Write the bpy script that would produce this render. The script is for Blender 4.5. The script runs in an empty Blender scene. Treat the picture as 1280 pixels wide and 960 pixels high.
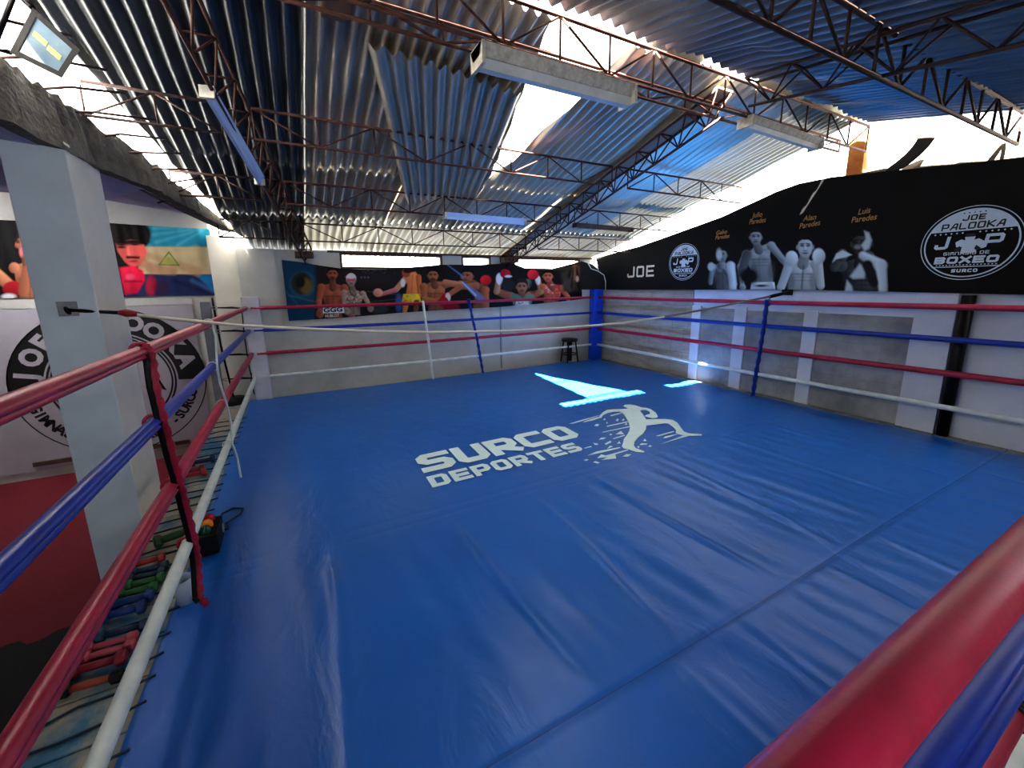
import bpy, bmesh, math, random
import numpy as np
from mathutils import Vector, Matrix
random.seed(7); rng = np.random.default_rng(5)
SC = bpy.context.scene
COL = SC.collection
PI = math.pi
# ------------------------------------------------------------------ camera model (1280x960)
F, PX, PY = 506.6, 640.0, 457.0
YAW, PITCH, ROLL = .488, .193, .014
CAM = np.array([.581, -6.644, 1.544])
_cy, _sy, _cp, _sp = math.cos(YAW), math.sin(YAW), math.cos(PITCH), math.sin(PITCH)
_fw = np.array([_sy*_cp, _cy*_cp, -_sp]); _ri = np.array([_cy, -_sy, 0.]); _dn = np.cross(_fw, _ri)
_c, _s = math.cos(ROLL), math.sin(ROLL)
ROT = np.stack([_c*_ri+_s*_dn, -_s*_ri+_c*_dn, _fw])
def ray(x, y): return np.array([(x-PX)/F, (y-PY)/F, 1.])@ROT
def hit(x, y, ax, v):
    d = ray(x, y); return CAM+d*((v-CAM[ax])/d[ax])
def hitp(x, y, p0, n):
    d = ray(x, y); n = np.array(n, float); return CAM+d*(np.dot(np.array(p0, float)-CAM, n)/np.dot(d, n))
cd = bpy.data.cameras.new('camera'); cam = bpy.data.objects.new('camera', cd); COL.objects.link(cam)
M = Matrix.Identity(4)
for i in range(3):
    M[i][0] = ROT[0][i]; M[i][1] = -ROT[1][i]; M[i][2] = -ROT[2][i]; M[i][3] = CAM[i]
cam.matrix_world = M
cd.sensor_width = 36; cd.lens = F/1280*36; cd.shift_y = -(480-PY)/1280; cd.clip_start = .02
SC.camera = cam
# ------------------------------------------------------------------ colour / materials
def lin(c): return tuple((v/255/12.92 if v/255 <= .04045 else ((v/255+.055)/1.055)**2.4) for v in c[:3])
MATS = {}
def mat(name, c, rough=.6, metal=0., c2=None, scale=6., detail=6., bump=0., bscale=30., stretch=(1, 1, 1), c3=None, spec=.5,
        trans=0., alpha=1., emit=None, es=0., lo=.35, hi=.65, coord='Object', bdist=.01):
    m = bpy.data.materials.new(name); m.use_nodes = True
    nt = m.node_tree; b = nt.nodes['Principled BSDF']
    b.inputs['Roughness'].default_value = rough; b.inputs['Metallic'].default_value = metal
    b.inputs['Base Color'].default_value = (*lin(c), 1); b.inputs['Specular IOR Level'].default_value = spec
    b.inputs['Transmission Weight'].default_value = trans; b.inputs['Alpha'].default_value = alpha
    if emit: b.inputs['Emission Color'].default_value = (*lin(emit), 1); b.inputs['Emission Strength'].default_value = es
    tc = nt.nodes.new('ShaderNodeTexCoord'); mp = nt.nodes.new('ShaderNodeMapping')
    nt.links.new(tc.outputs[coord], mp.inputs['Vector']); mp.inputs['Scale'].default_value = stretch
    if c2:
        n = nt.nodes.new('ShaderNodeTexNoise'); n.inputs['Scale'].default_value = scale; n.inputs['Detail'].default_value = detail
        n.inputs['Roughness'].default_value = .62
        r = nt.nodes.new('ShaderNodeValToRGB'); e = r.color_ramp.elements
        e[0].position = lo; e[0].color = (*lin(c), 1); e[1].position = hi; e[1].color = (*lin(c2), 1)
        if c3:
            k = r.color_ramp.elements.new(min(.98, hi+.12)); k.color = (*lin(c3), 1)
        nt.links.new(mp.outputs[0], n.inputs['Vector']); nt.links.new(n.outputs['Fac'], r.inputs[0]); nt.links.new(r.outputs[0], b.inputs['Base Color'])
    if bump:
        n2 = nt.nodes.new('ShaderNodeTexNoise'); n2.inputs['Scale'].default_value = bscale; n2.inputs['Detail'].default_value = 5
        bp = nt.nodes.new('ShaderNodeBump'); bp.inputs['Strength'].default_value = bump; bp.inputs['Distance'].default_value = bdist
        nt.links.new(mp.outputs[0], n2.inputs['Vector']); nt.links.new(n2.outputs['Fac'], bp.inputs['Height']); nt.links.new(bp.outputs[0], b.inputs['Normal'])
    MATS[name] = m; return m
def attr_mat(name, rough=.55, spec=.15):
    m = bpy.data.materials.new(name); m.use_nodes = True; nt = m.node_tree; b = nt.nodes['Principled BSDF']
    a = nt.nodes.new('ShaderNodeVertexColor'); a.layer_name = 'print'
    nt.links.new(a.outputs[0], b.inputs['Base Color']); b.inputs['Roughness'].default_value = rough; b.inputs['Specular IOR Level'].default_value = spec
    return m
m_red = mat('red_vinyl', (146, 22, 56), .36, c2=(172, 34, 72), scale=9, bump=.1, bscale=160, bdist=.002)
m_blue = mat('blue_vinyl_rope', (16, 46, 140), .34, c2=(24, 60, 165), scale=9, bump=.08, bscale=160, bdist=.002)
m_white = mat('white_vinyl', (196, 205, 200), .4, c2=(222, 228, 222), scale=7, bump=.15, bscale=90, bdist=.002)
m_bluepad = mat('blue_pad_vinyl', (18, 62, 170), .3, c2=(24, 76, 190), scale=5, bump=.5, bscale=9, stretch=(1, 1, 3), bdist=.02)
m_whitepad = mat('white_pad', (206, 206, 210), .6, c2=(190, 190, 196), scale=4)
m_black = mat('black_plastic', (8, 8, 9), .5, spec=.3)
m_blacksteel = mat('black_steel', (18, 18, 20), .4, .6)
m_chrome = mat('steel_hook', (150, 150, 150), .35, .9)
m_greypost = mat('grey_paint', (120, 124, 128), .55, c2=(100, 104, 108), scale=5)
m_rust = mat('rusty_steel', (58, 34, 28), .7, .2, c2=(86, 48, 36), scale=14)
m_rustd = mat('dark_rusty_steel', (40, 26, 24), .7, .2, c2=(62, 38, 32), scale=14)
m_wall = mat('white_wall_paint', (190, 190, 182), .85, c2=(168, 168, 160), scale=1.6, bump=.15, bscale=25, lo=.4, hi=.7)
m_wallc = mat('cool_white_wall', (206, 212, 222), .8, c2=(182, 188, 198), scale=1.4, bump=.2, bscale=20, lo=.4, hi=.75)
m_conc = mat('grey_concrete', (128, 132, 136), .85, c2=(168, 170, 170), scale=2.4, detail=9, bump=.5, bscale=14, c3=(110, 108, 102))
m_block = mat('old_block_wall', (150, 146, 138), .88, c2=(176, 172, 162), scale=3, detail=9, bump=.6, bscale=12, c3=(124, 114, 100), stretch=(1, 1, 4))
m_beam = mat('rough_beam', (76, 72, 64), .9, c2=(112, 106, 94), scale=6, detail=10, bump=.9, bscale=18, bdist=.03, c3=(50, 47, 42))
m_slab = mat('lilac_slab', (176, 174, 200), .85, c2=(160, 158, 186), scale=2)
m_col = mat('column_cool_side', (202, 212, 220), .75, c2=(188, 198, 206), scale=2.2, bump=.15, bscale=18)
m_colc = mat('column_warm_side', (226, 222, 208), .8, c2=(212, 208, 194), scale=2.2)  # warm light on the column's ring side, put into the colour
m_redmat = mat('red_foam', (126, 36, 48), .9, c2=(116, 30, 42), scale=40, bump=.3, bscale=220, bdist=.003)
m_blackmat = mat('black_foam', (20, 20, 22), .85, c2=(30, 30, 32), scale=60, bump=.3, bscale=220, bdist=.003)
m_floor = mat('concrete_floor', (96, 94, 92), .85, c2=(116, 114, 110), scale=3)
m_deck = mat('painted_deck', (24, 82, 124), .55, c2=(52, 104, 130), scale=3.2, detail=10, c3=(150, 142, 122), lo=.3, hi=.43, bump=.5, bscale=20, stretch=(1, .6, 1))
m_deckr = mat('bare_deck', (120, 122, 122), .8, c2=(90, 94, 96), scale=6, detail=9, bump=.5, bscale=30)
m_print = attr_mat('printed_banner')
m_printw = mat('print_white', (224, 226, 224), .6)
m_printcream = mat('print_cream', (226, 214, 190), .6)
m_printpale = mat('print_pale_grey', (196, 208, 216), .6)
m_printk = mat('print_black', (12, 12, 14), .6)
m_gold = mat('print_gold', (170, 124, 66), .5)
m_tube = mat('white_fixture', (214, 216, 214), .5, c2=(196, 196, 190), scale=6)
m_tubeb = mat('blue_white_fixture', (176, 196, 226), .5)
m_fixdirt = mat('dusty_fixture', (170, 164, 150), .7, c2=(206, 202, 190), scale=26, detail=8)
m_brown = mat('brown_board', (70, 50, 40), .8, c2=(96, 70, 54), scale=9)
m_orange = mat('orange_plaster', (150, 84, 30), .85, c2=(176, 112, 50), scale=8)
m_tarp = mat('grey_tarpaulin', (58, 52, 46), .85, c2=(84, 76, 66), scale=4, bump=.8, bscale=6, bdist=.05)
m_belt = mat('brown_hanging_strip', (44, 35, 29), .8)
m_lace = mat('dark_cord', (18, 40, 58), .8)
m_lens = mat('floodlight_glass', (120, 140, 150), .05, spec=.9, c2=(96, 120, 136), scale=9)
m_lamp_r = mat('red_lamp', (170, 16, 40), .2); m_lamp_o = mat('orange_lamp', (240, 130, 20), .25); m_lamp_g = mat('green_lamp', (8, 70, 50), .25)
m_cup = mat('frosted_plastic', (210, 222, 236), .4, trans=.35)
DB = {'orange': (138, 62, 36), 'red': (124, 24, 38), 'pink': (166, 70, 82), 'navy': (16, 42, 76), 'blue': (18, 54, 112), 'green': (32, 90, 40), 'teal': (16, 48, 66), 'scarlet': (156, 32, 38), 'olive': (24, 66, 34)}
m_db = {k: mat('neoprene_'+k, v, .55, bump=.2, bscale=200, bdist=.002) for k, v in DB.items()}
def blockify(m, w=.4, h=.2, mortar=.006, dark=.72):
    nt = m.node_tree; b = nt.nodes['Principled BSDF']; src = b.inputs['Base Color'].links[0].from_socket
    tc = nt.nodes.new('ShaderNodeTexCoord'); sp = nt.nodes.new('ShaderNodeSeparateXYZ'); cb = nt.nodes.new('ShaderNodeCombineXYZ'); br = nt.nodes.new('ShaderNodeTexBrick')
    nt.links.new(tc.outputs['Object'], sp.inputs[0]); nt.links.new(sp.outputs['Y'], cb.inputs['X']); nt.links.new(sp.outputs['Z'], cb.inputs['Y']); nt.links.new(cb.outputs[0], br.inputs['Vector'])
    br.inputs['Scale'].default_value = 1; br.inputs['Brick Width'].default_value = w; br.inputs['Row Height'].default_value = h; br.inputs['Mortar Size'].default_value = mortar
    br.inputs['Color1'].default_value = (1, 1, 1, 1); br.inputs['Color2'].default_value = (.86, .86, .86, 1); br.inputs['Mortar'].default_value = (dark, dark, dark*.97, 1); br.inputs['Mortar Smooth'].default_value = .6
    mx = nt.nodes.new('ShaderNodeMix'); mx.data_type = 'RGBA'; mx.blend_type = 'MULTIPLY'; mx.inputs[0].default_value = 1
    nt.links.new(src, mx.inputs[6]); nt.links.new(br.outputs['Color'], mx.inputs[7]); nt.links.new(mx.outputs[2], b.inputs['Base Color'])
blockify(m_conc, .42, .21, .005, .84); blockify(m_block, .5, .2, .01, .76)
# mat canvas
def canvas_material():
    m = bpy.data.materials.new('blue_canvas'); m.use_nodes = True; nt = m.node_tree; b = nt.nodes['Principled BSDF']
    tc = nt.nodes.new('ShaderNodeTexCoord')
    n = nt.nodes.new('ShaderNodeTexNoise'); n.inputs['Scale'].default_value = .7; n.inputs['Detail'].default_value = 6
    r = nt.nodes.new('ShaderNodeValToRGB'); e = r.color_ramp.elements
    e[0].position = .3; e[0].color = (*lin((22, 92, 172)), 1); e[1].position = .75; e[1].color = (*lin((30, 106, 190)), 1)
    nt.links.new(tc.outputs['Object'], n.inputs['Vector']); nt.links.new(n.outputs['Fac'], r.inputs[0]); nt.links.new(r.outputs[0], b.inputs['Base Color'])
    # fine long wrinkles and scuffs
    mp = nt.nodes.new('ShaderNodeMapping'); mp.inputs['Scale'].default_value = (3.2, 1.5, 1); mp.inputs['Rotation'].default_value = (0, 0, .12)
    n2 = nt.nodes.new('ShaderNodeTexNoise'); n2.inputs['Scale'].default_value = 1.7; n2.inputs['Detail'].default_value = 4; n2.inputs['Distortion'].default_value = 1.2
    nt.links.new(tc.outputs['Object'], mp.inputs[0]); nt.links.new(mp.outputs[0], n2.inputs['Vector'])
    n3 = nt.nodes.new('ShaderNodeTexNoise'); n3.inputs['Scale'].default_value = 9; n3.inputs['Detail'].default_value = 4
    nt.links.new(tc.outputs['Object'], n3.inputs['Vector'])
    ad = nt.nodes.new('ShaderNodeMath'); ad.operation = 'MULTIPLY_ADD'; ad.inputs[1].default_value = .25
    nt.links.new(n3.outputs['Fac'], ad.inputs[0]); nt.links.new(n2.outputs['Fac'], ad.inputs[2])
    bp = nt.nodes.new('ShaderNodeBump'); bp.inputs['Strength'].default_value = .22; bp.inputs['Distance'].default_value = .03
    nt.links.new(ad.outputs[0], bp.inputs['Height']); nt.links.new(bp.outputs[0], b.inputs['Normal'])
    r2 = nt.nodes.new('ShaderNodeMapRange'); r2.inputs[3].default_value = .26; r2.inputs[4].default_value = .42
    nt.links.new(n3.outputs['Fac'], r2.inputs[0]); nt.links.new(r2.outputs[0], b.inputs['Roughness'])
    b.inputs['Specular IOR Level'].default_value = .5
    return m
m_canvas = canvas_material()
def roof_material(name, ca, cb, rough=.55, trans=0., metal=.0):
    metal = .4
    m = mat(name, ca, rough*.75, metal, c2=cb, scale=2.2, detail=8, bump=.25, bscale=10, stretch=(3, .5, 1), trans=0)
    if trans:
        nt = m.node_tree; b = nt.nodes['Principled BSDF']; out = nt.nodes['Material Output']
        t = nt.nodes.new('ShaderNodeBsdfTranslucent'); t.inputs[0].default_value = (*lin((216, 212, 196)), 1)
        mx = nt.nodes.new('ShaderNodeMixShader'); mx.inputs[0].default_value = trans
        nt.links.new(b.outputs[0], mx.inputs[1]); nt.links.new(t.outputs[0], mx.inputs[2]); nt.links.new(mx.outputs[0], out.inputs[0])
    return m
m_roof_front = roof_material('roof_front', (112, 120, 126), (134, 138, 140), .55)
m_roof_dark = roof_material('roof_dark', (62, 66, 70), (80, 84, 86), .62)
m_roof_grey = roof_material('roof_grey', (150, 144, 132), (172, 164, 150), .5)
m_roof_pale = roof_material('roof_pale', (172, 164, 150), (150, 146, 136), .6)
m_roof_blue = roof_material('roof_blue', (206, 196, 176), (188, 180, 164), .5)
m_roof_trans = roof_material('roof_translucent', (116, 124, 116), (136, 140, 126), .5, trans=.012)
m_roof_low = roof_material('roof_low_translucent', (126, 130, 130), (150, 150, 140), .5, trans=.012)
# ------------------------------------------------------------------ mesh helpers
class MB:
    def __init__(s): s.v = []; s.f = []; s.sm = []
    def add(s, vs, fs, smooth=False):
        o = len(s.v); s.v += [tuple(float(a) for a in p) for p in vs]
        s.f += [tuple(i+o for i in f) for f in fs]; s.sm += [smooth]*len(fs); return s
    def box(s, a, b, bev=0., rz=0., c=None):
        x0, y0, z0 = a; x1, y1, z1 = b
        bm = bmesh.new(); bmesh.ops.create_cube(bm, size=1)
        for v in bm.verts: v.co = Vector(((x0+x1)/2+v.co.x*(x1-x0), (y0+y1)/2+v.co.y*(y1-y0), (z0+z1)/2+v.co.z*(z1-z0)))
        if bev: bmesh.ops.bevel(bm, geom=bm.edges[:], offset=bev, segments=2, affect='EDGES', profile=.6)
        if rz:
            cc = Vector(c or ((x0+x1)/2, (y0+y1)/2, 0)); R = Matrix.Rotation(rz, 3, 'Z')
            for v in bm.verts: v.co = cc+R@(v.co-cc)
        return s.bm(bm)
    def bm(s, bm, smooth=False):
        bm.verts.index_update(); s.add([v.co for v in bm.verts], [[v.index for v in f.verts] for f in bm.faces], smooth); bm.free(); return s
    def hexa(s, bot, top):   # two matching quads
        return s.add(list(bot)+list(top), [(3, 2, 1, 0), (4, 5, 6, 7), (0, 1, 5, 4), (1, 2, 6, 5), (2, 3, 7, 6), (3, 0, 4, 7)])
    def tube(s, pts, r, seg=10, cap=True, prof=None, up=(0, 0, 1)):
        P = [Vector(p) for p in pts]; n = len(P); rs = r if hasattr(r, '__len__') else [r]*n
        vs = []; fs = []
        prof = prof or [(math.cos(2*PI*k/seg), math.sin(2*PI*k/seg)) for k in range(seg)]
        seg = len(prof); prev = None
        for i in range(n):
            t = (P[min(i+1, n-1)]-P[max(i-1, 0)]).normalized()
            u = Vector(up)
            if prev is not None and abs(t.dot(u)) > .93: u = prev
            elif abs(t.dot(u)) > .93: u = Vector((1, 0, 0)) if abs(t.x) < .9 else Vector((0, 1, 0))
            a = t.cross(u).normalized(); b = a.cross(t).normalized(); prev = b
            for (c, d) in prof: vs.append(P[i]+a*(c*rs[i])+b*(d*rs[i]))
        for i in range(n-1):
            for k in range(seg):
                fs.append((i*seg+k, i*seg+(k+1) % seg, (i+1)*seg+(k+1) % seg, (i+1)*seg+k))
        s.add(vs, fs, True)
        if cap:
            o = len(s.v)-len(vs); s.f.append(tuple(o+k for k in range(seg))[::-1]); s.f.append(tuple(o+(n-1)*seg+k for k in range(seg))); s.sm += [False, False]
        return s
    def lathe(s, prof, c, axis='Z', seg=20, smooth=True):
        vs = []; fs = []; n = len(prof)
        for (r, h) in prof:
            for k in range(seg):
                a = 2*PI*k/seg; p = (r*math.cos(a), r*math.sin(a), h)
                if axis == 'X': p = (h, p[0], p[1])
                if axis == 'Y': p = (p[0], h, p[1])
                vs.append((p[0]+c[0], p[1]+c[1], p[2]+c[2]))
        for i in range(n-1):
            for k in range(seg): fs.append((i*seg+k, i*seg+(k+1) % seg, (i+1)*seg+(k+1) % seg, (i+1)*seg+k))
        fs.append(tuple(range(seg))[::-1]); fs.append(tuple((n-1)*seg+k for k in range(seg)))
        return s.add(vs, fs, smooth)
    def build(s, name, m, parent=None):
        me = bpy.data.meshes.new(name); o3 = Vector((0, 0, 0))
        if parent is not None:
            p = parent
            while p is not None: o3 += p.location; p = p.parent
        me.from_pydata([(v[0]-o3.x, v[1]-o3.y, v[2]-o3.z) for v in s.v], [], s.f)
        me.polygons.foreach_set('use_smooth', s.sm); me.materials.append(m); me.update()
        o = bpy.data.objects.new(name, me); COL.objects.link(o)
        if parent is not None: o.parent = parent
        return o
def tag(o, label, cat, group=None, kind=None):
    o['label'] = label; o['category'] = cat
    if group: o['group'] = group
    if kind: o['kind'] = kind
    return o
def empty(name, loc, label, cat, group=None):
    o = bpy.data.objects.new(name, None); COL.objects.link(o); o.location = loc; o.empty_display_size = .1
    return tag(o, label, cat, group)
def struct(o): o['kind'] = 'structure'; return o
def sub(o, n=1):
    md = o.modifiers.new('s', 'SUBSURF'); md.levels = n; md.render_levels = n; return o
# ------------------------------------------------------------------ text
def text_mesh(txt, size, place, shear=0., spacing=1., bold=0.):
    """Blender's built in font turned into flat faces; place(u, v) -> 3D point"""
    cu = bpy.data.curves.new('t', 'FONT'); cu.body = txt; cu.size = size; cu.shear = shear; cu.space_character = spacing; cu.offset = bold
    cu.align_x = 'CENTER'; cu.resolution_u = 3
    ob = bpy.data.objects.new('t', cu); COL.objects.link(ob)
    dg = bpy.context.evaluated_depsgraph_get(); dg.update()
    me = bpy.data.meshes.new_from_object(ob.evaluated_get(dg))
    vs = [place(v.co.x, v.co.y) for v in me.vertices]; fs = [tuple(p.vertices) for p in me.polygons]
    bpy.data.objects.remove(ob); bpy.data.curves.remove(cu); bpy.data.meshes.remove(me)
    return vs, fs
GL = {'S': [[(1, 1), (0, 1), (0, .5), (1, .5), (1, 0), (0, 0)]], 'U': [[(0, 1), (0, 0), (1, 0), (1, 1)]],
      'R': [[(0, 0), (0, 1, 0), (1, 1), (1, .4), (-1, .4)], [(.5, .26), (1, 0)]], 'C': [[(1, 1), (0, 1), (0, 0), (1, 0)]],
      'O': [[(.5, 1), (0, 1), (0, 0), (1, 0), (1, 1), (.5, 1)]], 'D': [[(0, .5), (0, 1, 0), (1, 1), (1, 0), (0, 0, 0), (0, .5)]],
      'E': [[(1, 1), (0, 1, 0), (0, 0, 0), (1, 0)], [(-1, .5), (.9, .5)]], 'P': [[(0, 0), (0, 1, 0), (1, 1), (1, .38), (-1, .38)]],
      'T': [[(0, 1), (1, 1)], [(.5, 1), (.5, 0)]], 'J': [[(1, 1), (1, 0), (0, 0), (0, .22)]],
      'A': [[(0, 0), (.55, 1), (1, 1), (1, 0)], [(.3, .34), (1, .34)]], 'L': [[(0, 1), (0, 0), (1, 0)]],
      'K': [[(0, 1), (0, 0)], [(1, 1), (.12, .52), (1, 0)]], 'B': [[(0, .5), (0, 1, 0), (1, 1), (1, .56), (-1, .5)], [(-1, .5), (1, .44), (1, 0), (0, 0, 0), (0, .5)]],
      'X': [[(0, 1), (1, 0)], [(0, 0), (1, 1)]], 'G': [[(1, 1), (0, 1), (0, 0), (1, 0), (1, .5), (.5, .5)]], 'I': [[(.5, 1), (.5, 0)]],
      'M': [[(0, 0), (0, 1), (1, 1), (1, 0)], [(.5, 1), (.5, .3)]], 'N': [[(0, 0), (0, 1), (1, 1), (1, 0)]]}
def block_text(mb, txt, place, w, h, gap, t, shear=0., square_i=True):
    """wide squared stroke lettering; place(u, v)-> point; returns total width"""
    u0 = 0.; q0, q1, q2 = (Vector(place(*c)) for c in ((0, 0), (1, 0), (0, 1))); NV = (q1-q0).cross(q2-q0).normalized()
    if NV.dot(Vector(CAM)-q0) < 0: NV = -NV
    ns = 0
    for ch in txt:
        if ch == ' ': u0 += w*.6; continue
        ww = w*(.25 if ch == 'I' else 1.)
        for pl in GL[ch]:
            pts = [Vector(((t/(ww-t) if p[0] < 0 else p[0])*(ww-t)+t/2, p[1]*(h-t)+t/2)) for p in pl]
            q = [pts[0]]; ns = (ns+1) % 3; off = NV*(.0007*ns)
            for i in range(1, len(pts)-1):    # chamfer the corners
                if len(pl[i]) > 2: q.append(pts[i]); continue
                a, b, c = pts[i-1], pts[i], pts[i+1]; k = t*.38
                q += [b+(a-b).normalized()*min(k, (a-b).length*.4), b+(c-b).normalized()*min(k, (c-b).length*.4)]
            q.append(pts[-1])
            L = []; R = []
            for i, p in enumerate(q):
                d1 = (q[i]-q[i-1]).normalized() if i else (q[1]-q[0]).normalized()
                d2 = (q[i+1]-q[i]).normalized() if i < len(q)-1 else d1
                d = (d1+d2).normalized(); nn = Vector((-d.y, d.x)); k = t/2/max(.4, nn.dot(Vector((-d1.y, d1.x))))
                e = Vector((0, 0))
                if i == 0 and (q[0]-q[-1]).length > 1e-6: e = -d1*t*.5
                if i == len(q)-1 and (q[0]-q[-1]).length > 1e-6: e = d1*t*.5
                L.append(p+nn*k+e); R.append(p-nn*k+e)
            vs = [Vector(place(u0+p.x+shear*p.y, p.y))+off for p in L]+[Vector(place(u0+p.x+shear*p.y, p.y))+off for p in R]; n = len(q)
            mb.add(vs, [(i, n+i, n+i+1, i+1) for i in range(n-1)])
        u0 += ww+gap
    return u0
def disc_ring(mb, place, r0, r1, a0=0., a1=2*PI, seg=64):
    vs = []; fs = []
    for k in range(seg+1):
        a = a0+(a1-a0)*k/seg
        vs += [place(r0*math.cos(a), r0*math.sin(a)), place(r1*math.cos(a), r1*math.sin(a))]
    for k in range(seg): fs.append((2*k, 2*k+1, 2*k+3, 2*k+2))
    mb.add(vs, fs)
def seg_of_disc(mb, place, r, v0, v1, n=40):   # part of a disc between heights v0 < v1
    vs = []
    for k in range(n+1):
        v = v0+(v1-v0)*k/n; w = math.sqrt(max(0, r*r-v*v)); vs += [place(-w, v), place(w, v)]
    mb.add(vs, [(2*k, 2*k+1, 2*k+3, 2*k+2) for k in range(n)])
# ------------------------------------------------------------------ painter for printed banners
class Painter:
    def __init__(s, X, Y, base): s.X = X; s.Y = Y; s.img = np.zeros(X.shape+(3,)); s.img[:] = lin(base)
    def _put(s, a, col): s.img[:] = s.img*(1-a[..., None])+col*a[..., None]
    @staticmethod
    def _a(d, soft): return np.clip(.5-d/(2*soft), 0, 1)
    def ell(s, cx, cy, rx, ry, c, soft=3., rot=0., sh=(0, 0), op=1.):
        dx, dy = s.X-cx, s.Y-cy; cr, sr = math.cos(rot), math.sin(rot)
        u, v = (dx*cr+dy*sr)/rx, (-dx*sr+dy*cr)/ry
        r = np.sqrt(u*u+v*v); d = (r-1)*min(rx, ry)
        s._put(s._a(d, soft)*op, s._shade(c, dx/max(rx, ry), dy/max(rx, ry), sh))
    def _shade(s, c, u, v, sh):
        base = np.array(lin(c)); k = 1+sh[0]*u+sh[1]*v
        return base*np.clip(k, .12, 2.4)[..., None]
    def cap(s, x1, y1, r1, x2, y2, r2, c, soft=3., sh=(0, 0), op=1.):
        ex, ey = x2-x1, y2-y1; L = max(ex*ex+ey*ey, 1e-6)
        t = np.clip(((s.X-x1)*ex+(s.Y-y1)*ey)/L, 0, 1); r = r1+(r2-r1)*t
        qx, qy = s.X-(x1+ex*t), s.Y-(y1+ey*t); d = np.sqrt(qx*qx+qy*qy)-r
        s._put(s._a(d, soft)*op, s._shade(c, qx/r, qy/r, sh))
    def poly(s, pts, c, soft=2., sh=(0, 0), op=1.):
        inside = np.zeros(s.X.shape, bool); dmin = np.full(s.X.shape, 1e9); n = len(pts)
        for i in range(n):
            x1, y1 = pts[i]; x2, y2 = pts[(i+1) % n]
            ex, ey = x2-x1, y2-y1; t = np.clip(((s.X-x1)*ex+(s.Y-y1)*ey)/max(ex*ex+ey*ey, 1e-9), 0, 1)
            dmin = np.minimum(dmin, np.hypot(s.X-x1-ex*t, s.Y-y1-ey*t))
            if y1 != y2: inside ^= ((y1 > s.Y) != (y2 > s.Y)) & (s.X < (x2-x1)*(s.Y-y1)/(y2-y1)+x1)
        d = np.where(inside, -dmin, dmin); mx = sum(p[0] for p in pts)/n; my = sum(p[1] for p in pts)/n
        w = max(max(abs(p[0]-mx) for p in pts), max(abs(p[1]-my) for p in pts))
        s._put(s._a(d, soft)*op, s._shade(c, (s.X-mx)/w, (s.Y-my)/w, sh))
    def speckle(s, box, c, op, n=60, r=6):
        for _ in range(n):
            x = random.uniform(box[0], box[2]); y = random.uniform(box[1], box[3]); s.ell(x, y, r*random.uniform(.5, 1.5), r*random.uniform(.4, 1), c, 2, random.uniform(0, 3), op=op)
def dk(c, k): return tuple(min(255, max(0, v*k)) for v in c)
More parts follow.
